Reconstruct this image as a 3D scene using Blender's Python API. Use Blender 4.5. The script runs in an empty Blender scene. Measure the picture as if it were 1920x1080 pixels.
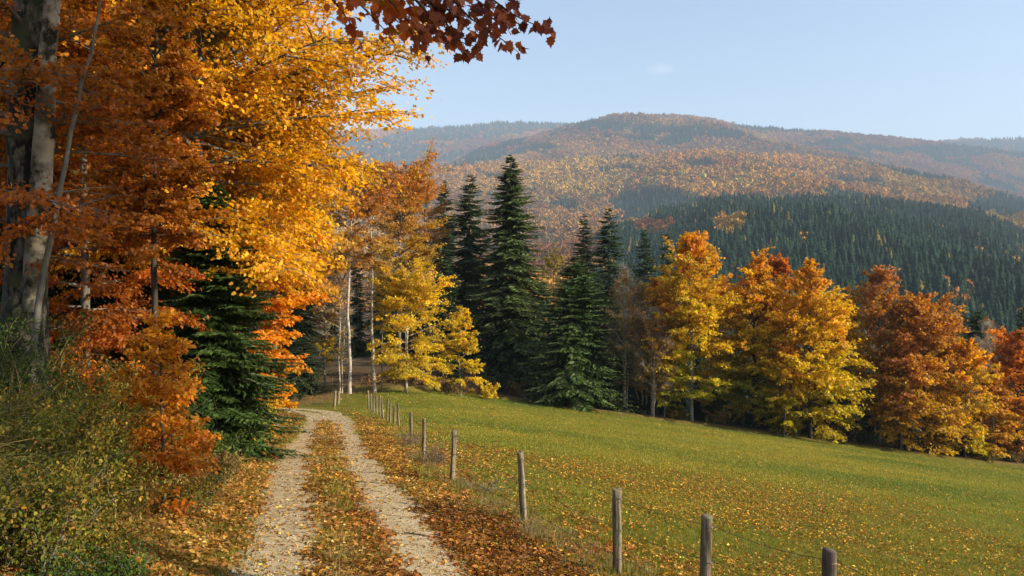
import bpy, math
import numpy as np
from mathutils import Vector

# ------------------------------------------------------------------ camera, sky, sun, exposure
F = 1500.0          # focal length in pixels of a 1920 wide frame
HY = 520.0          # row of the level horizon
sc = bpy.context.scene
COL = sc.collection
cd = bpy.data.cameras.new('camera'); cam = bpy.data.objects.new('camera', cd); COL.objects.link(cam)
cd.sensor_width = 36.0; cd.lens = 36.0 * F / 1920.0
cam.location = (0, 0, 0); cam.rotation_euler = (math.radians(90), 0, 0)
cd.shift_y = -(540.0 - HY) / 1920.0
cd.clip_start = 0.1; cd.clip_end = 30000
sc.camera = cam

SUN_EL = math.radians(25); SUN_AZ = math.radians(106)      # azimuth clockwise from the view direction (+Y)
tosun = Vector((math.sin(SUN_AZ) * math.cos(SUN_EL), math.cos(SUN_AZ) * math.cos(SUN_EL), math.sin(SUN_EL)))
w = bpy.data.worlds.new('World'); sc.world = w; w.use_nodes = True
nt = w.node_tree; nt.nodes.clear()
wo = nt.nodes.new('ShaderNodeOutputWorld'); bg = nt.nodes.new('ShaderNodeBackground'); sky = nt.nodes.new('ShaderNodeTexSky')
sky.sky_type = 'NISHITA'; sky.sun_disc = False; sky.sun_elevation = SUN_EL; sky.sun_rotation = SUN_AZ
sky.altitude = 700; sky.air_density = 1.0; sky.dust_density = 2.4; sky.ozone_density = 0.35
bg.inputs[1].default_value = 0.115
# one faint wisp of cloud low over the ridge
tc = nt.nodes.new('ShaderNodeTexCoord'); vm = nt.nodes.new('ShaderNodeVectorMath'); vm.operation = 'SUBTRACT'
cdir = Vector(((1238 - 960) / F, 1, (HY - 129) / F)).normalized(); vm.inputs[1].default_value = cdir
mp = nt.nodes.new('ShaderNodeMapping'); mp.inputs['Scale'].default_value = (1 / 0.020, 1 / 0.02, 1 / 0.008)
wn = nt.nodes.new('ShaderNodeTexNoise'); wn.inputs['Scale'].default_value = 90; wn.inputs['Detail'].default_value = 4
ln = nt.nodes.new('ShaderNodeVectorMath'); ln.operation = 'LENGTH'
ad = nt.nodes.new('ShaderNodeMath'); ad.operation = 'ADD'
mr = nt.nodes.new('ShaderNodeMapRange'); mr.inputs[1].default_value = 1.5; mr.inputs[2].default_value = 0.6; mr.inputs[3].default_value = 0; mr.inputs[4].default_value = 0.16
mx = nt.nodes.new('ShaderNodeMix'); mx.data_type = 'RGBA'; mx.inputs['B'].default_value = (7.5, 6.3, 6.4, 1)
L = nt.links.new
L(tc.outputs['Generated'], vm.inputs[0]); L(vm.outputs[0], mp.inputs[0]); L(mp.outputs[0], ln.inputs[0]); L(tc.outputs['Generated'], wn.inputs[0])
L(ln.outputs['Value'], ad.inputs[0]); L(wn.outputs[0], ad.inputs[1]); L(ad.outputs[0], mr.inputs[0])
L(mr.outputs[0], mx.inputs['Factor']); L(sky.outputs[0], mx.inputs['A']); L(mx.outputs['Result'], bg.inputs[0]); L(bg.outputs[0], wo.inputs[0])

sd = bpy.data.lights.new('sun', 'SUN'); so = bpy.data.objects.new('sun', sd); COL.objects.link(so)
sd.energy = 4.9; sd.angle = math.radians(0.53); sd.color = (1.0, 0.87, 0.66)
so.rotation_euler = tosun.to_track_quat('Z', 'Y').to_euler()
vs = sc.view_settings; vs.view_transform = 'Standard'; vs.look = 'None'; vs.exposure = 1.15; vs.gamma = 1.0
try: vs.use_curve_mapping = False
except Exception: pass
cy = sc.cycles
cy.use_denoising = True; cy.max_bounces = 7; cy.diffuse_bounces = 2; cy.glossy_bounces = 1
cy.transmission_bounces = 3; cy.transparent_max_bounces = 4; cy.volume_bounces = 0
HAZE_DENSITY = 0.00014

# ------------------------------------------------------------------ numpy helpers
def R(seed): return np.random.default_rng(seed)

def vnoise(x, y, seed=0):
    xi = np.floor(x).astype(np.int64); yi = np.floor(y).astype(np.int64)
    fx = x - xi; fy = y - yi; fx = fx * fx * (3 - 2 * fx); fy = fy * fy * (3 - 2 * fy)
    def h(a, b):
        n = (a * 374761393 + b * 668265263 + seed * 1274126177) & 0xffffffff
        n = ((n ^ (n >> 13)) * 1274126177) & 0xffffffff
        return ((n ^ (n >> 16)) & 0xffff) / 65535.0
    return (h(xi, yi) * (1 - fx) + h(xi + 1, yi) * fx) * (1 - fy) + (h(xi, yi + 1) * (1 - fx) + h(xi + 1, yi + 1) * fx) * fy

def fbm(x, y, seed=0, o=4):
    s = 0; a = .5; t = 0
    for i in range(o):
        s = s + a * vnoise(x * 2 ** i, y * 2 ** i, seed + i); t += a; a *= .5
    return s / t - .5

def sst(a, b, x):
    t = np.clip((x - a) / (b - a), 0, 1); return t * t * (3 - 2 * t)

def norm(v): return v / np.maximum(np.linalg.norm(v, axis=-1, keepdims=True), 1e-9)

def make_mesh(name, V, FL, col=None, smooth=False, mats=(), uvattr=None):
    """V (n,3); FL list of (m,k) index arrays; col (n,3) point colour"""
    me = bpy.data.meshes.new(name)
    V = np.asarray(V, np.float32); me.vertices.add(len(V)); me.vertices.foreach_set('co', V.ravel())
    FL = [f for f in FL if len(f)]
    idx = np.concatenate([f.ravel() for f in FL]).astype(np.int32)
    cnt = np.concatenate([np.full(len(f), f.shape[1]) for f in FL]).astype(np.int32)
    st = np.concatenate([[0], np.cumsum(cnt)[:-1]]).astype(np.int32)
    me.loops.add(len(idx)); me.loops.foreach_set('vertex_index', idx)
    me.polygons.add(len(cnt)); me.polygons.foreach_set('loop_start', st)
    try: me.polygons.foreach_set('loop_total', cnt)
    except Exception: pass
    me.update(calc_edges=True)
    if smooth: me.polygons.foreach_set('use_smooth', np.ones(len(cnt), bool))
    if col is not None:
        a = me.attributes.new('tint', 'FLOAT_COLOR', 'POINT')
        c = np.ones((len(V), 4), np.float32); c[:, :3] = col; a.data.foreach_set('color', c.ravel())
    for m in mats: me.materials.append(m)
    return me

def link(name, me, parent=None, loc=None, **kw):
    o = bpy.data.objects.new(name, me); COL.objects.link(o)
    if parent is not None: o.parent = parent
    if loc is not None: o.location = loc
    for k, v in kw.items(): o[k] = v
    return o

def root(name, label, cat, loc=(0, 0, 0), group=None):
    o = bpy.data.objects.new(name, None); COL.objects.link(o); o.location = loc; o['label'] = label; o['category'] = cat
    if group: o['group'] = group
    o.empty_display_size = .2
    return o

def tubes(P, Rd, sides=5):
    """P (K,n,3), Rd (K,n) -> verts, quads"""
    K, n, _ = P.shape
    T = np.gradient(P, axis=1); T = norm(T)
    ref = np.zeros_like(T); ref[..., 0] = 1.0
    m = np.abs(T[..., 0]) > .8; ref[m] = (0, 1, 0)
    A = norm(np.cross(T, ref)); B = np.cross(T, A)
    an = np.linspace(0, 2 * np.pi, sides, endpoint=False)
    V = P[:, :, None, :] + Rd[:, :, None, None] * (A[:, :, None, :] * np.cos(an)[None, None, :, None] + B[:, :, None, :] * np.sin(an)[None, None, :, None])
    base = (np.arange(K) * n * sides)[:, None, None] + (np.arange(n - 1) * sides)[None, :, None]
    j = np.arange(sides)[None, None, :]; j2 = (j + 1) % sides
    Q = np.stack([base + j, base + j2, base + sides + j2, base + sides + j], -1).reshape(-1, 4)
    return V.reshape(-1, 3), Q

def join(parts):
    Vs = []; Fs = []; off = 0
    for V, Q in parts:
        Vs.append(V); Fs.append(Q + off); off += len(V)
    return np.concatenate(Vs), Fs

LEAF_DIAMOND = (np.array([[-.5, 0, 0], [0, -.32, .06], [.55, 0, -.04], [0, .32, .06]]), [np.array([[0, 1, 2], [0, 2, 3]])])
LEAF_OVAL = (np.array([[-.5, 0, 0], [-.15, -.30, .07], [.25, -.24, .05], [.58, 0, -.05], [.25, .24, .05], [-.15, .30, .07]]), [np.array([[0, 1, 2, 3], [0, 3, 4, 5]])])
_ml = [(-.5, 0), (-.34, -.22), (-.30, -.42), (-.10, -.36), (.04, -.50), (.10, -.32), (.30, -.28), (.30, -.15), (.60, 0),
       (.30, .15), (.30, .28), (.10, .32), (.04, .50), (-.10, .36), (-.30, .42), (-.34, .22)]
LEAF_MAPLE = (np.array([[x, y, .10 * abs(y) * 2 - .08 * max(x, 0)] for x, y in _ml] + [[-.05, 0, 0]]),
              [np.array([[i, (i + 1) % 16, 16] for i in range(16)])])
LEAF_STAR = (np.array([[-.5, 0, 0], [-.25, -.42, .06], [.02, -.22, .02], [.2, -.36, .04], [.58, 0, -.04], [.2, .36, .04], [.02, .22, .02], [-.25, .42, .06]]),
             [np.array([[0, 1, 2], [0, 6, 7], [2, 3, 4], [4, 5, 6]]), np.array([[0, 2, 4, 6]])])
BLADE = (np.array([[0, -.5, 0], [0, .5, 0], [1, 0, 0]]), [np.array([[0, 1, 2]])])

def leaves(tpl, P, A, N, S, C, W=None):
    """scatter template: position, long axis, normal, size, colour"""
    T, FT = tpl
    A = norm(A); N = norm(N - (N * A).sum(-1, keepdims=True) * A); B = np.cross(N, A)
    S = np.asarray(S)[:, None, None]; Wd = S if W is None else np.asarray(W)[:, None, None]
    V = P[:, None, :] + S * T[None, :, 0:1] * A[:, None, :] + Wd * T[None, :, 1:2] * B[:, None, :] + S * T[None, :, 2:3] * N[:, None, :]
    k = len(T); off = (np.arange(len(P)) * k)[:, None, None]
    FL = [(f[None] + off).reshape(-1, f.shape[1]) for f in FT]
    return V.reshape(-1, 3), FL, np.repeat(C, k, axis=0)

# ------------------------------------------------------------------ materials
def mat(name):
    m = bpy.data.materials.new(name); m.use_nodes = True; n = m.node_tree; n.nodes.clear()
    o = n.nodes.new('ShaderNodeOutputMaterial'); return m, n, o

def attr_node(n, kind='GEOMETRY', name='tint'):
    a = n.nodes.new('ShaderNodeAttribute'); a.attribute_name = name; a.attribute_type = kind; return a

def leaf_mat(name, trans=.4, kind='GEOMETRY', rough=.55, spec=.35, sat=1.15, mult=None):
    m, n, o = mat(name); l = n.links.new
    a = attr_node(n, kind)
    src = a.outputs['Color']
    if mult is not None:      # mesh tint times per-instance tint
        b = attr_node(n, 'INSTANCER', mult)
        mm = n.nodes.new('ShaderNodeMix'); mm.data_type = 'RGBA'; mm.blend_type = 'MULTIPLY'; mm.inputs['Factor'].default_value = 1
        l(src, mm.inputs['A']); l(b.outputs['Color'], mm.inputs['B']); src = mm.outputs['Result']
    p = n.nodes.new('ShaderNodeBsdfPrincipled'); p.inputs['Roughness'].default_value = rough; p.inputs['Specular IOR Level'].default_value = spec
    t = n.nodes.new('ShaderNodeBsdfTranslucent'); h = n.nodes.new('ShaderNodeHueSaturation'); h.inputs['Saturation'].default_value = sat; h.inputs['Value'].default_value = 1.5
    x = n.nodes.new('ShaderNodeMixShader'); x.inputs[0].default_value = trans
    l(src, p.inputs['Base Color']); l(src, h.inputs['Color']); l(h.outputs[0], t.inputs['Color'])
    l(p.outputs[0], x.inputs[1]); l(t.outputs[0], x.inputs[2]); l(x.outputs[0], o.inputs[0]); return m

def bark_mat(name, c1, c2, c3, scale=6, stretch=.25, bump=.4, rng_=(.36, .64)):
    m, n, o = mat(name); l = n.links.new
    tc = n.nodes.new('ShaderNodeTexCoord'); mp = n.nodes.new('ShaderNodeMapping'); mp.inputs['Scale'].default_value = (1, 1, stretch)
    a = n.nodes.new('ShaderNodeTexNoise'); a.inputs['Scale'].default_value = scale; a.inputs['Detail'].default_value = 8; a.inputs['Roughness'].default_value = .65
    b = n.nodes.new('ShaderNodeTexNoise'); b.inputs['Scale'].default_value = scale * .35; b.inputs['Detail'].default_value = 5
    r = n.nodes.new('ShaderNodeValToRGB'); e = r.color_ramp.elements; e[0].position = rng_[0]; e[0].color = (*c1, 1); e[1].position = rng_[1]; e[1].color = (*c2, 1)
    r2 = n.nodes.new('ShaderNodeValToRGB'); e = r2.color_ramp.elements; e[0].position = .5; e[0].color = (0, 0, 0, 1); e[1].position = .62; e[1].color = (1, 1, 1, 1)
    mx = n.nodes.new('ShaderNodeMix'); mx.data_type = 'RGBA'; mx.inputs['B'].default_value = (*c3, 1)
    p = n.nodes.new('ShaderNodeBsdfPrincipled'); p.inputs['Roughness'].default_value = .85; p.inputs['Specular IOR Level'].default_value = .2
    bp = n.nodes.new('ShaderNodeBump'); bp.inputs['Strength'].default_value = bump; bp.inputs['Distance'].default_value = .03
    l(tc.outputs['Object'], mp.inputs[0]); l(mp.outputs[0], a.inputs[0]); l(tc.outputs['Object'], b.inputs[0])
    l(a.outputs[0], r.inputs[0]); l(b.outputs[0], r2.inputs[0]); l(r.outputs[0], mx.inputs['A']); l(r2.outputs[0], mx.inputs['Factor'])
    l(mx.outputs['Result'], p.inputs['Base Color']); l(a.outputs[0], bp.inputs['Height']); l(bp.outputs[0], p.inputs['Normal']); l(p.outputs[0], o.inputs[0]); return m

M_leaf = leaf_mat('autumn_leaf', .48)
M_leafmatte = leaf_mat('dry_leaf', .25, rough=.8, spec=.15, sat=1.05)
M_needle = leaf_mat('needles', .12, rough=.6, spec=.25, sat=1.0)
M_inst = leaf_mat('scattered_leaf', .25, rough=.65, spec=.3, sat=1.05, mult='itint')
M_grass = leaf_mat('grass_blade', .3, rough=.5, spec=.3, sat=1.0, mult='itint')
M_far = leaf_mat('distant_crown', .05, rough=.9, spec=.05, sat=1.0, mult='itint')
M_bark_beech = bark_mat('beech_bark', (.012, .010, .008), (.15, .135, .10), (.05, .055, .03), 8, .45, .6, (.46, .62))  # bark darkened to stand in for the shade under the canopy
M_bark_stem = bark_mat('patchy_bark', (.022, .018, .013), (.30, .265, .20), (.08, .07, .04), 3.5, .8, .5, (.42, .56))
M_bark_grey = bark_mat('grey_bark', (.07, .06, .05), (.20, .18, .15), (.12, .12, .09), 10, .3, .5)
M_bark_pale = bark_mat('pale_bark', (.11, .09, .07), (.36, .33, .28), (.20, .17, .13), 5, 1.2, .3)
M_bark_straw = bark_mat('straw_stem', (.16, .11, .05), (.42, .32, .15), (.20, .14, .06), 8, 1, .1)
M_bark_white = bark_mat('birch_bark', (.18, .15, .11), (.52, .47, .39), (.30, .25, .20), 4, 2.2, .2)
M_bark_dark = bark_mat('dark_bark', (.025, .02, .015), (.075, .06, .045), (.05, .05, .035), 10, .25, .6)
M_post = bark_mat('weathered_post_wood', (.05, .036, .024), (.30, .245, .165), (.15, .15, .085), 24, .07, .9, (.38, .6))
M_postdark = bark_mat('dark_post_wood', (.06, .045, .035), (.15, .12, .09), (.09, .085, .06), 22, .08, .5)
m, n, o = mat('wire_steel'); p = n.nodes.new('ShaderNodeBsdfPrincipled'); p.inputs['Base Color'].default_value = (.10, .08, .07, 1); p.inputs['Metallic'].default_value = .7; p.inputs['Roughness'].default_value = .55
n.links.new(p.outputs[0], o.inputs[0]); M_wire = m

def noise_mat(name, stops, scale, detail=8, bump=.3, fine=60, rough=.95, attr=None, stops2=None, stops3=None):
    """ground like material: noise ramp, optional blend to other ramps by vertex colour channels"""
    m, n, o = mat(name); l = n.links.new
    tc = n.nodes.new('ShaderNodeTexCoord')
    def ramp(st, sc_, det):
        a = n.nodes.new('ShaderNodeTexNoise'); a.inputs['Scale'].default_value = sc_; a.inputs['Detail'].default_value = det; a.inputs['Roughness'].default_value = .7
        r = n.nodes.new('ShaderNodeValToRGB'); cr = r.color_ramp
        while len(cr.elements) < len(st): cr.elements.new(.5)
        for e, (q, c) in zip(cr.elements, st): e.position = q; e.color = (*c, 1)
        l(tc.outputs['Object'], a.inputs[0]); l(a.outputs[0], r.inputs[0]); return a, r.outputs[0]
    a, c = ramp(stops, scale, detail)
    if attr:
        at = attr_node(n); sp = n.nodes.new('ShaderNodeSeparateColor'); l(at.outputs['Color'], sp.inputs[0])
        for ch, st in ((0, stops2), (1, stops3)):
            if st is None: continue
            _, c2 = ramp(st, scale * 1.7, detail)
            mx = n.nodes.new('ShaderNodeMix'); mx.data_type = 'RGBA'; l(sp.outputs[ch], mx.inputs['Factor']); l(c, mx.inputs['A']); l(c2, mx.inputs['B']); c = mx.outputs['Result']
    f = n.nodes.new('ShaderNodeTexNoise'); f.inputs['Scale'].default_value = fine; f.inputs['Detail'].default_value = 6; l(tc.outputs['Object'], f.inputs[0])
    bp = n.nodes.new('ShaderNodeBump'); bp.inputs['Strength'].default_value = bump; bp.inputs['Distance'].default_value = .03; l(f.outputs[0], bp.inputs['Height'])
    p = n.nodes.new('ShaderNodeBsdfPrincipled'); p.inputs['Roughness'].default_value = rough; p.inputs['Specular IOR Level'].default_value = .15
    l(c, p.inputs['Base Color']); l(bp.outputs[0], p.inputs['Normal']); l(p.outputs[0], o.inputs[0]); return m

# ------------------------------------------------------------------ near terrain
CL = np.array([(-6, .9), (0, -.0), (3.7, -.65), (7.4, -1.39), (10.6, -2.13), (15.1, -3.43), (20.9, -4.9), (27, -6.2), (34.4, -7.9), (39.5, -9.1), (43.2, -10.4), (45.6, -12.2), (47.0, -14.4), (48.2, -18), (49.5, -24), (51, -34), (52, -50)])
CLx, CLy = CL[:, 1], CL[:, 0]
def dense_path():
    s = np.concatenate([[0], np.cumsum(np.hypot(np.diff(CLx), np.diff(CLy)))]); t = np.arange(0, s[-1], .25)
    k = np.ones(9) / 9
    x = np.interp(t, s, CLx); y = np.interp(t, s, CLy)
    xs = np.convolve(np.pad(x, 4, 'edge'), k, 'valid'); ys = np.convolve(np.pad(y, 4, 'edge'), k, 'valid'); return xs, ys
PX, PY = dense_path(); PT = norm(np.stack([np.gradient(PX), np.gradient(PY)], -1)); PN = np.stack([PT[:, 1], -PT[:, 0]], -1)   # right-hand normal

def pathdist(x, y):
    """signed distance to the track centreline, positive to its right"""
    sh = x.shape; x = x.ravel(); y = y.ravel(); out = np.empty(len(x))
    sx = PX[::3]; sy = PY[::3]; sn = PN[::3]
    for i in range(0, len(x), 20000):
        dx = x[i:i+20000, None] - sx; dy = y[i:i+20000, None] - sy; d2 = dx * dx + dy * dy; k = d2.argmin(1)
        r = np.arange(len(k)); dd = np.sqrt(d2[r, k]); side = dx[r, k] * sn[k, 0] + dy[r, k] * sn[k, 1]
        out[i:i+20000] = np.where(side >= 0, dd, -dd)
    return out.reshape(sh)

def edgey(x):   # meadow far edge (wood line)
    return 62 + 2.2 * fbm(x * .12, x * 0 + 7, 5, 2) - 6.5 * sst(-3.5, -8.5, x)

def ground(x, y, pd=None):
    x = np.asarray(x, float); y = np.asarray(y, float)
    if pd is None: pd = pathdist(x, y)
    yy = np.clip(y, -40, 66)
    z = -1.66 - .15 * yy + .00044 * yy * yy
    t = (x + 2.6); sp = np.where(t > 8, t, np.log1p(np.exp(np.clip(t * 1.4, -30, 12))) / 1.4)
    z = z - .132 * np.minimum(sp, 60)
    # beyond the wood edge: down to the valley on the right, a low wooded rise on the left
    left = sst(6, -12, x)
    z = z - np.clip(y - 66, 0, None) * (.16 + .09 * sst(66, 130, y)) * (1 - left) - np.clip(y - 66, 0, None) * .02 * left
    # verge bank on the left side of the track
    pl = np.clip(-pd - 1.55, 0, None); isleft = pd < 0
    bank = np.where(isleft, 2.6 * (1 - np.exp(-pl * .30 / 2.6 * (1 + .35 * sst(0, 3, pl)))), 0) * (1 - .0 * y)
    nb = np.where((~isleft) & (y > 44), .75 * sst(1.6, 5.5, pd) * sst(47, 51, y + .25 * np.clip(x + 12, 0, None) * 0) * sst(0, -9, x), 0)
    z = z + bank + nb
    e_ = edgey(x); z = z + 1.35 * sst(e_ - 1, e_ + 9, y) * sst(4, -3, x) * sst(-22, -14, x) + .25 * sst(e_ - .8, e_ + .6, y) * (y < 75)
    off = sst(1.6, 3.2, np.abs(pd))
    z = z + off * (.16 * fbm(x * .25, y * .25, 3, 3) + .05 * fbm(x * 1.7, y * 1.7, 9, 2)) * (1 + sst(3, 5, -pd))
    return z

def ray_ground(px, py):
    u = (px - 960) / F; v = -(py - HY) / F; d = np.linspace(3, 120, 2400)
    g = ground(u * d, d) - v * d; k = np.argmax(g > 0) if (g > 0).any() else 0
    return u * d[k], d[k]

def edgey(x):   # meadow far edge (wood line)
    return 62 + 2.2 * fbm(x * .12, x * 0 + 7, 5, 2) - 6.5 * sst(-3.5, -8.5, x)

def axis(lo, hi, c0, fine, growth):
    r = [c0]; s = fine
    while r[-1] < hi: r.append(r[-1] + s); s *= growth
    l = [c0]; s = fine
    while l[-1] > lo: l.append(l[-1] - s); s *= growth
    return np.array(sorted(set(l + r)))
gx = axis(-130, 260, -2, .16, 1.022); gy = axis(-40, 330, 8, .16, 1.014)
GX, GY = np.meshgrid(gx, gy); PDm = pathdist(GX, GY); GZ = ground(GX, GY, PDm)
nx, ny = len(gx), len(gy); ii = np.arange(nx * ny).reshape(ny, nx)
Q = np.stack([ii[:-1, :-1], ii[:-1, 1:], ii[1:, 1:], ii[1:, :-1]], -1).reshape(-1, 4)
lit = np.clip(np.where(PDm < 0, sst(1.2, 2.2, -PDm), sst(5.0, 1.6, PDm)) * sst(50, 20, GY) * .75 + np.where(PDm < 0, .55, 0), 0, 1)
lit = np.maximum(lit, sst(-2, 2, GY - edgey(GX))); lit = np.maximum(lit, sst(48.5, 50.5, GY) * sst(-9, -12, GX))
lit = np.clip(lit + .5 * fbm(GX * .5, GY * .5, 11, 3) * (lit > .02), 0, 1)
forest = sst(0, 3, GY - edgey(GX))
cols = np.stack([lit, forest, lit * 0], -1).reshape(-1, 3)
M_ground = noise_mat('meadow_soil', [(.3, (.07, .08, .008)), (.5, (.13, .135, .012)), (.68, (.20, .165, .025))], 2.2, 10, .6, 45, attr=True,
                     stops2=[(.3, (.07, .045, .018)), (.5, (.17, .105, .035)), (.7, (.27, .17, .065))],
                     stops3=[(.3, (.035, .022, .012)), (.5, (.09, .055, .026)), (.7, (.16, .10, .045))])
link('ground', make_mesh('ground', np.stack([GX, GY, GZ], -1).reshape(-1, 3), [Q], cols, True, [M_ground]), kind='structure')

# wheel tracks: two gravel ribbons with ragged edges
M_track = noise_mat('gravel_track', [(.28, (.22, .155, .085)), (.5, (.43, .345, .205)), (.72, (.60, .51, .34))], 5, 12, .9, 70, rough=.95)
def ribbon(name, off_fn, half_fn, seed, i0=0, i1=None, zoff=.014):
    x = PX[i0:i1]; y = PY[i0:i1]; nn = PN[i0:i1]; s = np.arange(len(x)) * .25
    s2 = np.arange(0, s[-1], .125); x = np.interp(s2, s, x); y = np.interp(s2, s, y); n0 = np.interp(s2, s, nn[:, 0]); n1 = np.interp(s2, s, nn[:, 1])
    t = np.linspace(-1.45, 1.45, 33)[None, :]; o_ = off_fn(y)[:, None]; h_ = half_fn(y)[:, None]
    wq = o_ + t * h_; X = x[:, None] + n0[:, None] * wq; Y = y[:, None] + n1[:, None] * wq
    rag = 1 + .6 * fbm(X * .9 + seed, Y * .9, seed, 4) * 2
    h = zoff - .09 * sst(rag - .06, rag + .14, np.abs(t)) + .012 * fbm(X * 5, Y * 5, seed + 3, 3)
    Z = ground(X, Y) + h
    a, b = X.shape; i = np.arange(a * b).reshape(a, b); Q = np.stack([i[:-1, :-1], i[:-1, 1:], i[1:, 1:], i[1:, :-1]], -1).reshape(-1, 4)
    return link(name, make_mesh(name, np.stack([X, Y, Z], -1).reshape(-1, 3), [Q], None, True, [M_track]), kind='structure')
i_end = int(np.argmin(np.abs(PX + 30)))
sepf = lambda y: .82 - .30 * sst(18, 30, y) + .25 * sst(40, 46, y)
ribbon('path', lambda y: -sepf(y), lambda y: .56 + 0 * y, 21, 0, i_end)
ribbon('path', lambda y: sepf(y), lambda y: .53 + .0 * y, 33, 0, i_end, .016)

# ------------------------------------------------------------------ hills beyond the valley
def mkhill(crest, foot, Dc, Df, amp, wav, seed, shape=1.0, lower=0):
    cx, cyy = zip(*crest); cyy = [v + lower for v in cyy]; fx, fy = zip(*foot)
    def f(px, t):
        u = (px - 960) / F
        dc = Dc(px); df = Df(px); d = df + (dc - df) * t
        zc = (HY - np.interp(px, cx, cyy)) / F * dc; zf = (HY - np.interp(px, fx, fy)) / F * df
        tt = np.clip(t, 0, 1); z = zf + (zc - zf) * tt ** shape - np.clip(t - 1, 0, None) * (dc - df) * .35 - np.clip(-t, 0, None) * (dc - df) * .45
        X = u * d; Y = d
        n_ = fbm(X / wav, Y / wav, seed, 4) + .8 * (.5 - np.abs(fbm(X / wav * .8 + 9, Y / wav * .35, seed + 8, 3)) * 4)
        sp_r = .5 - np.abs(2 * vnoise(X / wav * .62 + .0011 * Y + seed, Y / wav * .16 + 3, seed + 70) - 1); n_ = n_ + 1.5 * sp_r
        z = z + amp * n_ * np.sin(np.pi * np.clip(t, 0, 1)) ** .6 * (t < 1)
        return X, Y, z
    return f
lin = lambda a, b, c, d: (lambda px: b + (np.asarray(px, float) - a) / (c - a) * (d - b))
H_far = mkhill([(-400, 262), (600, 249), (680, 243), (790, 240), (900, 230), (960, 226), (1060, 229), (1150, 232), (1500, 262), (1740, 265), (1830, 258), (1920, 256), (2300, 262)],
               [(-400, 370), (2300, 370)], lambda p: 5200 + 0 * p, lambda p: 3600 + 0 * p, 60, 700, 41, 1.0, 5)
H_mid = mkhill([(-400, 330), (650, 320), (760, 312), (850, 302), (900, 285), (1000, 262), (1080, 241), (1150, 223), (1210, 213), (1250, 212), (1300, 216), (1400, 234), (1500, 241), (1620, 250), (1740, 263), (1830, 274), (1920, 288), (2300, 330)],
               [(-400, 420), (900, 345), (1300, 330), (1700, 370), (2300, 430)], lambda p: 3900 + 0 * p, lambda p: 2500 + 0 * p, 85, 520, 57, 1.0, 7)
H_near = mkhill([(-400, 320), (650, 312), (790, 308), (900, 306), (1000, 303), (1100, 294), (1200, 286), (1300, 284), (1450, 286), (1600, 306), (1700, 326), (1800, 345), (1920, 372), (2300, 430)],
                [(-400, 520), (900, 500), (1300, 440), (1700, 420), (2300, 500)], lambda p: 2300 + 0 * p, lambda p: 1250 + 0 * p, 38, 300, 63, 1.0, 14)
H_dark = mkhill([(-400, 560), (700, 520), (900, 470), (1050, 445), (1150, 424), (1250, 390), (1350, 366), (1500, 356), (1650, 360), (1750, 376), (1830, 392), (1920, 424), (2100, 470), (2400, 520)],
                [(-400, 640), (900, 640), (1500, 650), (2400, 660)], lambda p: 1100 + 0 * p, lambda p: 330 + 0 * p, 9, 120, 71, .92, 24)
M_hill_b = noise_mat('distant_leaf_floor', [(.35, (.07, .045, .02)), (.6, (.16, .08, .03))], .02, 8, 0, 1)
M_hill_d = noise_mat('distant_dark_floor', [(.35, (.012, .02, .010)), (.6, (.03, .038, .016))], .02, 8, 0, 1)
hills = [(H_far, M_hill_b), (H_mid, M_hill_b), (H_near, M_hill_b), (H_dark, M_hill_d)]
for hf, hm in hills:
    px = np.linspace(-380, 2300, 220); t = np.linspace(-.25, 1.3, 70); PXg, Tg = np.meshgrid(px, t); X, Y, Z = hf(PXg, Tg)
    a, b = X.shape; i = np.arange(a * b).reshape(a, b); Qh = np.stack([i[:-1, :-1], i[:-1, 1:], i[1:, 1:], i[1:, :-1]], -1).reshape(-1, 4)
    link('hill', make_mesh('hill', np.stack([X, Y, Z], -1).reshape(-1, 3), [Qh], None, True, [hm]), kind='structure')
# valley floor that closes the ground below the hills
me = make_mesh('valley', np.array([[-9000, -3000, -140], [9000, -3000, -140], [9000, 9000, -140], [-9000, 9000, -140]], float), [np.array([[0, 1, 2, 3]])], None, False, [M_hill_d])
link('terrain', me, kind='structure')

# ------------------------------------------------------------------ scatter (geometry nodes, for what nobody could count)
def proto_collection(name, meshes):
    c = bpy.data.collections.new(name)
    for i, me in enumerate(meshes):
        ob = bpy.data.objects.new(f'{name}_{chr(97 + i)}', me); c.objects.link(ob)
    return c

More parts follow.
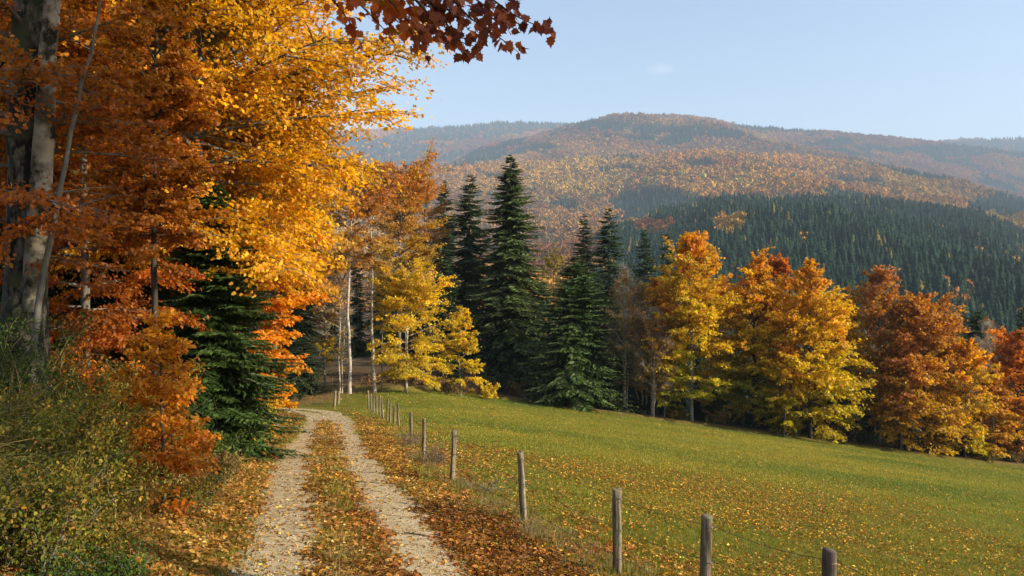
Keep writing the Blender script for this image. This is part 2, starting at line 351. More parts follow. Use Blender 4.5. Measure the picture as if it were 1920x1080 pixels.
def scatter(name, P, rot, scl, idx, tint, coll, **kw):
    me = bpy.data.meshes.new(name); me.vertices.add(len(P)); me.vertices.foreach_set('co', np.asarray(P, np.float32).ravel())
    def at(nm, ty, arr, fld):
        a = me.attributes.new(nm, ty, 'POINT'); a.data.foreach_set(fld, np.ascontiguousarray(arr).ravel())
    at('rot', 'FLOAT_VECTOR', rot.astype(np.float32), 'vector'); at('scl', 'FLOAT_VECTOR', scl.astype(np.float32), 'vector')
    at('idx', 'INT', idx.astype(np.int32), 'value')
    c4 = np.ones((len(P), 4), np.float32); c4[:, :3] = tint; at('itint', 'FLOAT_COLOR', c4, 'color')
    g = bpy.data.node_groups.new(name + '_nodes', 'GeometryNodeTree')
    g.interface.new_socket('Geometry', in_out='INPUT', socket_type='NodeSocketGeometry'); g.interface.new_socket('Geometry', in_out='OUTPUT', socket_type='NodeSocketGeometry')
    N = g.nodes.new; l = g.links.new
    gi = N('NodeGroupInput'); go = N('NodeGroupOutput'); ip = N('GeometryNodeInstanceOnPoints'); ci = N('GeometryNodeCollectionInfo')
    ci.inputs['Collection'].default_value = coll; ci.inputs['Separate Children'].default_value = True; ci.inputs['Reset Children'].default_value = True
    def na(nm, ty):
        a = N('GeometryNodeInputNamedAttribute'); a.data_type = ty; a.inputs['Name'].default_value = nm; return [q for q in a.outputs if q.enabled and q.name == 'Attribute'][0]
    ip.inputs['Pick Instance'].default_value = True
    l(gi.outputs[0], ip.inputs['Points']); l(ci.outputs[0], ip.inputs['Instance']); l(na('idx', 'INT'), ip.inputs['Instance Index'])
    e2r = N('FunctionNodeEulerToRotation'); l(na('rot', 'FLOAT_VECTOR'), e2r.inputs[0]); l(e2r.outputs[0], ip.inputs['Rotation']); l(na('scl', 'FLOAT_VECTOR'), ip.inputs['Scale'])
    l(ip.outputs[0], go.inputs[0])
    o = link(name, me, **kw); md = o.modifiers.new('scatter', 'NODES'); md.node_group = g
    return o

# distant tree prototypes
def lumpy(seed, sx=1, sz=1.1, lob=.3):
    import bmesh
    b = bmesh.new(); bmesh.ops.create_icosphere(b, subdivisions=2, radius=1); V = np.array([v.co[:] for v in b.verts]); Fc = np.array([[v.index for v in f.verts] for f in b.faces]); b.free()
    r = R(seed); d = np.ones(len(V))
    for k in range(9):
        c = norm(r.normal(size=3)); d = d + lob * np.exp(-((V - c) ** 2).sum(1) / .12) * r.uniform(.4, 1)
    d = d * r.uniform(.86, 1.12, len(V)); V = V * d[:, None] * np.array([sx, sx, sz]); V[:, 2] = V[:, 2] * .5 + .55; V[:, :2] *= .5
    sh = np.ones((len(V), 3)) * r.uniform(.8, 1.2, (len(V), 1))
    return V, [Fc], sh
def tuftcrown(seed, n=150, sz=1.1):
    r = R(seed); d = norm(r.normal(size=(n, 3))); lob = norm(r.normal(size=(7, 3))); k = 1 + .28 * np.max(np.clip(d @ lob.T, 0, 1) ** 6, 1); rad = r.uniform(.62, 1.0, n) ** .5 * k
    P = d * rad[:, None] * np.array([.5, .5, .5 * sz]); P[:, 2] += .52 * sz
    return leaves(LEAF_DIAMOND, P, r.normal(0, 1, (n, 3)), d + r.normal(0, .45, (n, 3)), r.uniform(.20, .36, n), np.ones((n, 3)) * np.exp(r.normal(0, .16, (n, 1))))
def spirelet(seed, tiers=7, sides=9, wid=.2):
    r = R(seed); Vs = []; Fs = []; off = 0
    for k in range(tiers):
        t = k / tiers; z0 = .06 + .90 * t; rad = wid * (1 - t) ** .85 + .02; top = min(1.0, z0 + .30 * (1 - t * .5))
        a = np.linspace(0, 2 * np.pi, sides, endpoint=False) + r.uniform(0, 3); rr = rad * r.uniform(.7, 1.2, sides)
        ring = np.stack([np.cos(a) * rr, np.sin(a) * rr, z0 - r.uniform(0, .06, sides)], -1)
        Vs.append(np.concatenate([ring, [[0, 0, top]]])); i = np.arange(sides); Fs.append(np.stack([i, (i + 1) % sides, np.full(sides, sides)], -1) + off); off += sides + 1
    V = np.concatenate(Vs); return V, [np.concatenate(Fs)], np.ones((len(V), 3)) * r.uniform(.85, 1.15, (len(V), 1))
broad_c = proto_collection('distant_broadleaf', [make_mesh('distant_broadleaf', *tuftcrown(s, 150, z), False, [M_far]) for s, z in ((1, 1.0), (2, 1.25), (3, .9), (4, 1.15))])
coni_c = proto_collection('distant_conifer', [make_mesh('distant_conifer', *spirelet(s, 7, 9, w_), False, [M_far]) for s, w_ in ((5, .20), (6, .27), (7, .23))])

def ell(px, py, lst):
    m = np.zeros(len(px), bool)
    for (cx_, cy_, rx, ry) in lst: m |= ((px - cx_) / rx) ** 2 + ((py - cy_) / ry) ** 2 < 1
    return m
def wood(hf, seed, n, dmin, dmax, conifer_fn, bw, ch, clearing=None, labels=('', '')):
    r = R(seed); d = np.sqrt(r.uniform(dmin ** 2, dmax ** 2, n)); t = (d - dmin) / (dmax - dmin); px = r.uniform(-120, 2080, n)
    t = t * 1.3 - .18
    X, Y, Z = hf(px, t); py = HY - Z / Y * F
    keep = px > 560
    wob = fbm(X / 90, Y / 90, seed + 4, 4)
    con = conifer_fn(px + 60 * wob, py + 22 * wob, wob, fbm(X / 200 + 5, Y / 200, seed + 9, 3), r.uniform(0, 1, n))
    if clearing is not None: keep &= ~clearing(px, py, r)
    P = np.stack([X, Y, Z - .3], -1); out = []
    for cn in (False, True):
        m = keep & (con == cn)
        k = int(m.sum())
        if k < 5: continue
        if cn:
            s = ch * r.uniform(.7, 1.15, k); scl = np.stack([s, s, s], -1)
            tone = r.uniform(.75, 1.25, (k, 1)) * (1 + 1.2 * fbm(X[m] / 60, Y[m] / 60, seed + 31, 3))[:, None]; s = s * (1 + .9 * fbm(X[m] / 45, Y[m] / 45, seed + 33, 2)); scl = np.stack([s * r.uniform(.8, 1.3, k), s, s * r.uniform(.8, 1.2, k)], -1); tint = np.array([.017, .038, .020]) * tone; lar = r.uniform(0, 1, k) < .03; tint[lar] = (.16, .12, .03)
            idx = r.integers(0, 3, k)
        else:
            s = bw * r.uniform(.75, 1.3, k); scl = np.stack([s, s, s * r.uniform(.9, 1.3, k)], -1)
            f = np.clip(.5 + 1.6 * fbm(X[m] / 160, Y[m] / 160, seed + 20, 3) + r.normal(0, .10, k) + (.18 if dmin == 1250 else -.15), 0, 1)[:, None]
            tint = np.array([.19, .072, .022]) * (1 - f) + np.array([.33, .175, .030]) * f
            g = r.uniform(0, 1, k) < .05; tint[g] = (.13, .12, .035); b_ = r.uniform(0, 1, k) < .03; tint[b_] = (.30, .22, .06)
            tint = tint * r.uniform(.8, 1.18, (k, 1)) * (1 + 1.1 * fbm(X[m] / 420, Y[m] / 420, seed + 50, 4))[:, None]; gg = np.clip(2.2 * fbm(X[m] / 500 + 3, Y[m] / 500, seed + 60, 3), -.5, .5)[:, None]; tint = tint * np.array([1.45, 1.38, 1.1]) * (1 + gg * np.array([[-.1, .25, .1]])); idx = r.integers(0, 4, k)
        rot = np.zeros((k, 3)); rot[:, 2] = r.uniform(0, 6.28, k)
        scatter('conifer_forest' if cn else 'broadleaf_forest', P[m], rot, scl, idx, tint, coni_c if cn else broad_c, kind='stuff', label=labels[cn], category='forest')
def con_far(px, py, w_, l_, q): return ~((l_ + .3 * w_ > .16) | (q < .05)) | (py < 240)
def con_mid(px, py, w_, l_, q):
    m = ell(px, py, [(1115, 238, 75, 12), (1250, 250, 80, 9), (1340, 258, 70, 9), (1440, 243, 70, 8), (900, 300, 40, 9), (1560, 272, 70, 8), (1790, 290, 70, 15), (1500, 252, 40, 7), (1000, 285, 60, 7), (1660, 285, 60, 7), (1180, 262, 50, 6)])
    return m | (l_ < -.17 + .25 * w_) | (q < .05)
def con_near(px, py, w_, l_, q):
    m = ell(px, py, [(1130, 302, 60, 11), (1310, 318, 40, 9), (1560, 275, 70, 9), (1790, 300, 75, 17), (1235, 400, 85, 32), (1750, 345, 60, 8), (1900, 400, 90, 28), (1600, 350, 60, 8), (830, 315, 30, 7), (1400, 300, 55, 6), (1160, 330, 46, 7), (1480, 330, 40, 6), (1850, 335, 60, 9), (950, 345, 50, 7), (1060, 400, 34, 12)])
    return m | (l_ < -.21 + .25 * w_) | (q < .06)
def con_dark(px, py, w_, l_, q):
    m = (px < 1150 - (py - 400) * .2) | ell(px, py, [(1370, 440, 38, 26), (1225, 438, 50, 14), (1300, 352, 50, 6)])
    return ~(m | (q < .003) | ((px > 1780) & (py > 470) & (q < .05)))
def clr(px, py, r): return ell(px, py, [(1397, 411, 46, 6.5)])
wood(H_far, 100, 60000, 3600, 5200, con_far, 15, 23, None, ('russet trees scattered over the hazy blue ridge at far left', 'dark blue conifer woods on the farthest hazy ridge'))
wood(H_mid, 101, 125000, 2500, 3900, con_mid, 13, 21, None, ('rust and orange beech forest covering the highest rounded hill', 'dark conifer patches on the highest rounded hill'))
wood(H_near, 102, 62000, 1250, 2300, con_near, 15, 20, None, ('golden and orange beech forest on the middle slope below the main hill', 'conifer patches among the golden middle slope'))
wood(H_dark, 103, 46000, 330, 1100, con_dark, 6.8, 14.5, clr, ('orange and yellow trees dotted through the dark valley conifers', 'dense blue green conifer forest on the shaded valley slope at right'))
# small hay clearing inside the dark forest
cpx, ct = np.meshgrid(np.linspace(1340, 1452, 24), np.linspace(.55, .95, 60)); X, Y, Z = H_dark(cpx, ct); py = HY - Z / Y * F
i = np.arange(X.size).reshape(X.shape); Qc = np.stack([i[:-1, :-1], i[:-1, 1:], i[1:, 1:], i[1:, :-1]], -1).reshape(-1, 4)
inside = (((cpx - 1397) / 50) ** 2 + ((py - 411) / 9) ** 2 < 1).ravel(); Qc = Qc[inside[Qc].all(1)]
if len(Qc):
    M_clear = noise_mat('clearing_grass', [(.35, (.13, .13, .04)), (.65, (.24, .20, .07))], .05, 6, 0, 1)
    link('field', make_mesh('field', np.stack([X, Y, Z + .8], -1).reshape(-1, 3), [Qc], None, True, [M_clear]), kind='structure')

# ------------------------------------------------------------------ trees
def palette(pal, q, r, jit=.18):
    """pal list of (q, rgb); q (n,) -> colours with jitter"""
    qs = [p[0] for p in pal]; c = np.stack([np.interp(q, qs, [p[1][k] for p in pal]) for k in range(3)], -1)
    return c * np.exp(r.normal(0, jit, (len(q), 1))) * np.exp(r.normal(0, jit * .35, (len(q), 3)))
ORANGE = [(0, (.42, .22, .018)), (.5, (.54, .23, .018)), (1, (.50, .155, .018))]
GOLD = [(0, (.44, .36, .018)), (.5, (.64, .41, .018)), (1, (.60, .27, .020))]
YGREEN = [(0, (.30, .30, .018)), (.35, (.52, .39, .018)), (.7, (.62, .35, .018)), (1, (.58, .26, .022))]
YELLOW = [(0, (.54, .40, .020)), (1, (.58, .38, .024))]
RUST = [(0, (.50, .32, .03)), (.5, (.44, .22, .035)), (1, (.38, .165, .055))]
BEECH = [(0, (.38, .12, .010)), (.3, (.27, .070, .010)), (.6, (.42, .16, .012)), (1, (.36, .11, .012))]
BROWNG = [(0, (.34, .23, .05)), (.6, (.36, .22, .07)), (1, (.44, .20, .04))]

def broadleaf(seed, H, base, prof, nl, nsub, nleaf, lsize, pal, tpl=LEAF_DIAMOND, trunk_r=.12, lean=(0, 0), trunk_mat=None, elev=(10, 62), wob=.25,
              updown=.55, spread=.10, lmat=None, stems=1, ntw=0, bare=0.0, qfun=None, gap=0.0):
    """returns trunk mesh, limb mesh, foliage mesh (local origin at the trunk's foot)
    prof: [(t, radius)] for t from base (0) to top (1)"""
    r = R(seed); n = 14; zt = np.linspace(-.4, H * .96, n)
    wobx = np.cumsum(r.normal(0, wob * H / 90, n)); woby = np.cumsum(r.normal(0, wob * H / 90, n)); wobx -= wobx[0]; woby -= woby[0]
    TX = lambda z: np.interp(z, zt, wobx) + lean[0] * z; TY = lambda z: np.interp(z, zt, woby) + lean[1] * z
    tp = []; tr = trunk_r * (1 - zt / H * .93) ** .85; tr[0] *= 1.35; tr[1] *= 1.05
    tp.append(tubes(np.stack([TX(zt), TY(zt), zt], -1)[None], tr[None], 9))
    for s in range(1, stems):
        a = r.uniform(0, 6.28); q = r.uniform(.03, .07); P = np.stack([TX(zt) + np.cos(a) * (zt * q + .25), TY(zt) + np.sin(a) * (zt * q + .25), zt * r.uniform(.75, .95)], -1)
        tp.append(tubes(P[None], tr[None] * r.uniform(.55, .8), 7))
    V, Fs = join(tp); trunk = make_mesh('trunk', V, Fs, None, True, [trunk_mat or M_bark_grey])
    tl = np.sort(r.uniform(0, 1, nl) ** .9); hz = base + (H * .95 - base) * tl; az = np.arange(nl) * 2.4 + r.uniform(-.5, .5, nl)
    PR = np.interp(tl, [p[0] for p in prof], [p[1] for p in prof]) * r.uniform(.66, 1.12, nl)
    el = np.radians(elev[0] + (elev[1] - elev[0]) * tl + r.normal(0, 7, nl))
    s = np.linspace(0, 1, 6)[None, :]; L = (PR / np.maximum(np.cos(el), .45))[:, None]
    bend = r.normal(0, .25, nl)[:, None]; a = az[:, None] + bend * s
    P = np.stack([TX(hz)[:, None] + np.cos(a) * np.cos(el)[:, None] * L * s, TY(hz)[:, None] + np.sin(a) * np.cos(el)[:, None] * L * s,
                  hz[:, None] + np.sin(el)[:, None] * L * s - .10 * L * s ** 2 * (1 - tl)[:, None]], -1)
    r0 = np.clip(trunk_r * .42 * (L / max(1e-3, PR.max())), .008, None); rd = r0 * (1 - .9 * s)
    bp = [tubes(P, rd, 5)]
    # sub branches
    si = np.repeat(np.arange(nl), nsub); ss = r.uniform(.18, 1.0, len(si)); f = ss * 5; k = np.clip(f.astype(int), 0, 4); fr = (f - k)[:, None]
    O = P[si, k] * (1 - fr) + P[si, k + 1] * fr; D = norm(P[si, k + 1] - P[si, k])
    side = np.where(r.uniform(0, 1, len(si)) < .5, -1, 1) * r.uniform(.4, 1.25, len(si))
    c, sn = np.cos(side), np.sin(side); D2 = np.stack([D[:, 0] * c - D[:, 1] * sn, D[:, 0] * sn + D[:, 1] * c, D[:, 2] * .6 + r.normal(0, .22, len(si))], -1); D2 = norm(D2)
    L2 = (L[si, 0] * .46 * (1.15 - .65 * ss) * r.uniform(.6, 1.3, len(si)))[:, None, None]
    s3 = np.linspace(0, 1, 4)[None, :, None]; P2 = O[:, None] + D2[:, None] * L2 * s3; P2[..., 2] -= (.13 * L2[..., 0] * s3[..., 0] ** 2)
    rd2 = np.clip(r0[si] * .32, .004, .03) * (1 - .8 * s3[0, :, 0])[None]
    bp.append(tubes(P2, rd2, 3))
    if ntw:
        q = r.integers(0, len(si), ntw); e = r.uniform(.2, 1, ntw)[:, None]; O3 = O[q] + D2[q] * L2[q, 0] * e; D3 = norm(D2[q] + r.normal(0, .55, (ntw, 3)) + (0, 0, .25)); L3 = r.uniform(.25, .8, ntw)[:, None, None]
        bp.append(tubes(O3[:, None] + D3[:, None] * L3 * np.linspace(0, 1, 3)[None, :, None], np.full((ntw, 3), .006) * np.array([1, .7, .3]), 3))
    V, Fs = join(bp); limbs = make_mesh('branches', V, Fs, None, True, [trunk_mat or M_bark_grey])
    # leaves
    wgt = L2[:, 0, 0] * (r.uniform(0, 1, len(si)) > gap); q = r.choice(len(si), nleaf, p=wgt / wgt.sum()); e = r.uniform(.0, 1.12, nleaf)[:, None]
    LP = O[q] + D2[q] * L2[q, 0] * e; LP[:, 2] -= (.13 * L2[q, 0, 0] * e[:, 0] ** 2)
    LP = LP + r.normal(0, spread, (nleaf, 3)) * np.array([1, 1, .55]) * np.clip(L2[q, 0], .4, 2)
    out = LP - np.stack([TX(LP[:, 2]), TY(LP[:, 2]), LP[:, 2] - .3], -1)
    A = norm(D2[q] + r.normal(0, .6, (nleaf, 3)) + np.array([0, 0, -.45])); Nn = r.normal(0, .55, (nleaf, 3)) + np.array([0, 0, updown]) + .35 * norm(out)
    tz = np.clip((LP[:, 2] - base) / (H - base), 0, 1)
    qq = np.clip(tz + r.normal(0, .14, nleaf) + r.normal(0, .15, nl)[si[q]], 0, 1)
    if qfun is not None: qq = qfun(LP, qq)
    Cc = palette(pal, qq, r) * np.exp(r.normal(0, .12, nl))[si[q]][:, None]
    S = lsize * r.uniform(.65, 1.25, nleaf)
    V, FL, Cv = leaves(tpl, LP, A, Nn, S, Cc)
    fol = make_mesh('foliage', V, FL, Cv, False, [lmat or M_leaf])
    return trunk, limbs, fol

def spruce(seed, H, Rb, base=.04, nw=44, nb=8, nsp=24, pal=((.012, .028, .010), (.032, .058, .018)), droop=.32, bare_in=.0, sub=1, trunk_r=None, ragged=.2, narrow=1.0, fs=1.0, pk=2.9):
    r = R(seed); n = 8; zt = np.linspace(-.4, H, n); tr = (trunk_r or H * .011) * (1 - np.clip(zt / H, 0, 1)) + .01
    P = np.zeros((1, n, 3)); P[0, :, 2] = zt; V, Q = tubes(P, tr[None], 8); trunk = make_mesh('trunk', V, [Q], None, True, [M_bark_grey])
    K = nw * nb; t = np.repeat(base + (1 - base) * (np.arange(nw) / nw) ** 1.05, nb) + r.normal(0, .006, K); t = np.clip(t + (fs < 1) * r.normal(0, .008, K), base, .992); az = r.uniform(0, 6.283, K); droop = (droop * np.exp(r.normal(0, .35, K)))
    L = (Rb * 1.02 * (1 - np.exp(-pk * (1 - t))) * r.uniform(1 - ragged * 1.6, 1 + ragged, K) * np.exp(.12 * np.sin(az * 2 + seed)) + .10) * narrow
    L *= np.where(r.uniform(0, 1, K) < .06, .5, 1)
    s = np.linspace(0, 1, 6)[None]; up = (.35 * (t - .4))[:, None]
    def bz(s): return up * L[:, None] * s - droop[:, None] * L[:, None] * (1.4 * s - s ** 2 * .75) * np.clip(1.25 - t, 0, 1)[:, None]
    Bx = np.cos(az)[:, None] * L[:, None] * s; By = np.sin(az)[:, None] * L[:, None] * s; Bz = (t * H)[:, None] + bz(s)
    V, Q = tubes(np.stack([Bx, By, Bz], -1), (.012 + .010 * L[:, None]) * (1 - .85 * s), 3)
    br = make_mesh('branches', V, [Q], None, False, [M_bark_dark])
    N = K * nsp; bi = np.repeat(np.arange(K), nsp); e = np.tile(np.linspace(.10, 1.0, nsp), K) + r.normal(0, .02, N); e = np.clip(e, bare_in, 1.02)
    sd = np.where(np.arange(N) % 2 == 0, 1, -1) * r.uniform(.5, 1.15, N); Lb = L[bi]
    O = np.stack([np.cos(az[bi]) * Lb * e, np.sin(az[bi]) * Lb * e, (t * H)[bi] + (.35 * (t - .4))[bi] * Lb * e - droop[bi] * Lb * (1.4 * e - .75 * e ** 2) * np.clip(1.25 - t, 0, 1)[bi]], -1)
    a2 = az[bi] + sd; hang = -.25 - .35 * r.uniform(0, 1, N) * np.clip(1.2 - t[bi], 0, 1)
    D = norm(np.stack([np.cos(a2), np.sin(a2), hang + .25 * e], -1))
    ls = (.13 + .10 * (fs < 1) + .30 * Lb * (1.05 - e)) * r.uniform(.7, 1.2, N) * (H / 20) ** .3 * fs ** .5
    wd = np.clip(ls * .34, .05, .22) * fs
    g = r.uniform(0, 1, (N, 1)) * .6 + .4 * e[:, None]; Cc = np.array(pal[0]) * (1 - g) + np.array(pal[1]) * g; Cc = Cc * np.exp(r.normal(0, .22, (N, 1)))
    Nn = r.normal(0, .45, (N, 3)) + np.array([0, 0, 1.0]) + .4 * np.stack([np.cos(az[bi]), np.sin(az[bi]), az[bi] * 0], -1)
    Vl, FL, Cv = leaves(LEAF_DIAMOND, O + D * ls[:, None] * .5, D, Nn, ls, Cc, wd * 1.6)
    if sub > 1:
        m = sub; q = np.repeat(np.arange(N), m); e2 = r.uniform(.1, 1, len(q)); O2 = O[q] + D[q] * (ls[q] * e2)[:, None]
        D3 = norm(D[q] + r.normal(0, .5, (len(q), 3))); V2, F2, C2 = leaves(LEAF_DIAMOND, O2, D3, Nn[q] + r.normal(0, .4, (len(q), 3)), ls[q] * .45, Cc[q] * r.uniform(.7, 1.4, (len(q), 1)), wd[q] * .5)
        FL = [np.concatenate([a, b + len(Vl)]) for a, b in zip(FL, F2)]; Vl = np.concatenate([Vl, V2]); Cv = np.concatenate([Cv, C2])
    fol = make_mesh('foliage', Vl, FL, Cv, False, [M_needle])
    return trunk, br, fol

def place(name, label, meshes, x, y, rz=0, scale=1.0, group=None, cat='tree', zoff=0, limbs_name='branches'):
    z = float(ground(np.array([x]), np.array([y]))[0]) + zoff
    o = root(name, label, cat, (x, y, z), group); o.rotation_euler = (0, 0, rz); o.scale = (scale,) * 3
    t, b, f = meshes
    if t is not None: link('trunk', t, o)
    if b is not None: link(limbs_name, b, o, kind='stuff')
    if f is not None: link('foliage', f, o, kind='stuff')
    return o
def X_(px, d): return (px - 960) / F * d
def gz(x, y): return float(ground(np.array([float(x)]), np.array([float(y)]))[0])
def height_for(px, pytop, d):
    x = X_(px, d); return (HY - pytop) / F * d - gz(x, d)

OVAL = [(0, .6), (.15, .92), (.4, 1.0), (.62, .8), (.82, .42), (.93, .2), (1, .08)]
CONE = [(0, .8), (.12, 1.0), (.35, .9), (.6, .62), (.8, .34), (.92, .15), (1, .05)]
ROUND = [(0, .5), (.2, .9), (.5, 1.0), (.75, .8), (.9, .5), (1, .2)]
def pr(shape, rad): return [(t, v * rad) for t, v in shape]

# the row of autumn trees along the far edge of the meadow: (px, top row, distance, crown radius px, base frac, palette, leaves, label, profile)
row = [
    (1297, 442, 63.5, 84, .10, YGREEN, 21000, 'orange and gold tree right of the bare grey birches at the meadow edge', OVAL, M_bark_pale, .14),
    (1415, 474, 64.0, 68, .08, YGREEN, 19000, 'golden tree with greenish lower leaves, left of the dark trunked gold tree', OVAL, M_bark_dark, .14),
    (1520, 484, 62.5, 100, .06, GOLD, 24000, 'bright golden conical tree with a clear dark trunk at the meadow edge', CONE, M_bark_dark, .17),
    (1650, 500, 65.5, 66, .16, RUST, 9000, 'thin reddish brown tree with sparse leaves and a pale trunk', OVAL, M_bark_pale, .13),
    (1732, 552, 64.5, 108, .06, RUST[:1] + [(.5, (.50, .26, .03)), (1, (.42, .18, .045))], 24000, 'broad rust orange tree second from the right end of the row', CONE, M_bark_grey, .17),
    (1905, 618, 66, 62, .08, ORANGE, 11000, 'orange brown tree at the right edge of the photo', OVAL, M_bark_dark, .12),
]
for i, (px, top, d, rp, bf, pal, nl, lab, shp, bm_, trr) in enumerate(row):
    H = height_for(px, top, d) * 1.01; rad = rp / F * d
    place('autumn_tree', lab, broadleaf(200 + i, H, H * bf, pr(shp, rad * .98), 110, 13, int(nl * 1.7), .23, pal, LEAF_DIAMOND, trr, (0, 0), bm_, (2, 66), .2, .45, .13, gap=.2, qfun=None), X_(px, d), d, group='autumn trees along the far meadow edge')
# smaller infill trees in the row
fill = [
    (1232, 520, 66.5, 42, .12, ORANGE, 6000, 'small orange tree half hidden behind the bare birches'),
    (1245, 560, 63.2, 40, .10, YGREEN, 5500, 'low yellow green tree in front of the bare birches at right'),
    (1352, 520, 67, 50, .1, GOLD, 8000, 'golden tree set back between the two first orange trees of the row'),
    (1462, 470, 67.5, 46, .1, ORANGE, 8000, 'slim orange tree set back left of the conical golden tree'),
    (1584, 530, 66, 36, .1, GOLD, 6500, 'low golden tree touching the right side of the conical golden tree'),
    (1470, 640, 61.5, 40, .1, YGREEN, 5500, 'low yellow green tree at the foot of the conical golden tree'),
    (1690, 620, 62.8, 44, .06, RUST, 6500, 'low orange tree in front of the thin reddish tree'),
    (1810, 640, 63.2, 48, .05, GOLD, 7000, 'low golden tree at the right foot of the broad rust tree'),
    (1862, 690, 64, 34, .06, RUST, 4500, 'low orange tree before the last tree at the right edge'),
]
for i, (px, top, d, rp, bf, pal, nl, lab) in enumerate(fill):
    H = height_for(px, top, d) * 1.01; rad = rp / F * d
    place('autumn_tree', lab, broadleaf(240 + i, H, H * bf, pr(OVAL, rad * 1.15), 62, 11, int(nl * 1.6), .23, pal, LEAF_DIAMOND, .08, (0, 0), M_bark_grey, (0, 62), .25, .45, .13, gap=.2), X_(px, d), d, group='autumn trees along the far meadow edge')

# bare grey birches
bare = [(1168, 500, 64, 44, 4500, 'bare grey birch with several pale stems beside the big spruce'), (1205, 520, 65, 38, 5000, 'bare grey birch with a few brown leaves left of the orange trees'),
        (1222, 585, 62.8, 40, 5000, 'low twiggy grey tree leaning over the meadow edge'), (1845, 600, 70, 30, 300, 'leafless grey tree between the rust tree and the right edge'),
        (1642, 520, 68, 30, 500, 'thin leafless birch behind the reddish tree')]
for i, (px, top, d, rp, nl, lab) in enumerate(bare):
    H = height_for(px, top, d); rad = rp / F * d
    place('bare_birch', lab, broadleaf(270 + i, H, H * .12, pr(OVAL, rad), 40, 9, nl, .17, BROWNG, LEAF_DIAMOND, .10, (0, 0), M_bark_white, (30, 72), .4, .3, .15, stems=3 if i < 3 else 1, ntw=3500), X_(px, d), d, group='bare grey birches')

# spruces of the middle ground: (px, top, d, radius px, label, lit)
spr = [
    (957, 288, 72, 66, 'tallest spruce standing alone at the centre of the picture'),
    (882, 324, 76, 52, 'tall dark spruce just left of the tallest spruce'),
    (832, 336, 84, 40, 'hazy slim spruce between the orange birch crown and the tall dark spruce'),
    (1095, 398, 86, 40, 'left one of the two pointed spruces behind the broad young spruce'),
    (1141, 384, 84, 46, 'right one of the two pointed spruces behind the broad young spruce'),
    (1208, 426, 88, 38, 'small spruce top showing above the bare birches'),
    (1250, 432, 90, 32, 'spruce top just left of the first orange tree'),
    (1080, 478, 63.4, 76, 'broad young spruce with branches down to the meadow edge'),
    (1010, 520, 78, 60, 'dark spruce in the gap between the tallest and the broad young spruce'),
    (920, 500, 80, 60, 'shaded spruce behind the foot of the tallest spruce'),
    (846, 505, 64, 46, 'small spruce behind the yellow leaves of the little maple'),
    (780, 430, 88, 50, 'dark spruce behind the yellow maple'),
    (725, 480, 84, 50, 'dark spruce behind the two pale birch trunks'),
    (668, 470, 80, 50, 'dark spruce behind the left birch trunk'),
    (622, 500, 76, 46, 'dark spruce left of the birch trunks'),
    (1340, 700, 64.5, 30, 'small dark spruce at the foot of the second orange tree'),
    (1835, 578, 78, 40, 'dark spruce top behind the gap in the rust trees'),
    (1918, 570, 92, 40, 'dark spruce cut by the right edge of the photo'),
    (1600, 540, 80, 40, 'dark spruce behind the conical golden tree'),
    (1445, 560, 78, 46, 'dark spruce behind the golden trees of the row'),
    (1545, 600, 74, 44, 'dark spruce filling the shade behind the conical golden tree'),
    (1350, 560, 76, 46, 'dark spruce behind the second orange tree'),
    (1690, 640, 74, 44, 'dark spruce in the shade behind the reddish tree'),
    (1780, 660, 72, 44, 'dark spruce in the shade behind the broad rust tree'),
    (1870, 700, 71, 40, 'dark spruce in the shade near the right edge'),
    (1180, 560, 76, 48, 'dark spruce behind the bare birches'),
    (1270, 600, 73, 44, 'dark spruce in the shade behind the first orange tree'),
]
for k_, px in enumerate(range(1165, 1960, 36)):
    spr.append((px, 610 + int((px - 1165) * .13) + (k_ % 3) * 26, 69.5 + (k_ % 4) * 2.3, 44, 'shaded young spruce in the dark gap behind the row of autumn trees'))
slib = {}
for i, (px, top, d, rp, lab) in enumerate(spr):
    H = height_for(px, top, d); rad = rp / F * d * 1.55
    key = i if i in (0, 1, 2, 4, 7) else 'g%d' % (i % 4)
    if key not in slib:
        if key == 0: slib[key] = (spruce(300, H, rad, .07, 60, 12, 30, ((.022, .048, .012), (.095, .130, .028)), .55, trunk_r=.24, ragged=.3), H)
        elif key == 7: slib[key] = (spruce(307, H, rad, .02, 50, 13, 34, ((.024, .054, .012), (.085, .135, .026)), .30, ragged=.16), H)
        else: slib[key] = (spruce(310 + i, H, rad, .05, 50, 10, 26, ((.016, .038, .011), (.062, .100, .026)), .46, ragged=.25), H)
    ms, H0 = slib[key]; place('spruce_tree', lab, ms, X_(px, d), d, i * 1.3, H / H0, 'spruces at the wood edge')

# mid left: birches with trunks, orange crown, yellow maple
def mid(name, lab, seed, px, top, d, rp, bf, shp, nl, pal, tr, lean, bm, nlimb=60, stems=1, ls=.17, ntw=0, grp='young trees round the bend of the track', gap=.2, elev=(5, 62)):
    H = height_for(px, top, d) * .95; rad = rp / F * d
    return place(name, lab, broadleaf(seed, H, H * bf, pr(shp, rad), nlimb, 10, nl, ls, pal, LEAF_DIAMOND, tr, lean, bm, elev, .3, .45, .13, stems=stems, ntw=ntw, gap=gap), X_(px, d), d, group=grp)
mid('birch_tree', 'left one of the two pale trunked trees at the bend of the track', 401, 655, 300, 51.5, 62, .55, ROUND, 9000, [(0, (.40, .21, .03)), (1, (.42, .17, .03))], .125, (.0, 0), M_bark_white, 46, 1, .17, 900)
mid('birch_tree', 'right one of the two pale trunked trees, straight above the fence end', 402, 703, 290, 52.5, 66, .52, ROUND, 11000, [(0, (.44, .27, .03)), (1, (.42, .15, .03))], .115, (.0, 0), M_bark_white, 50, 1, .17, 1200)
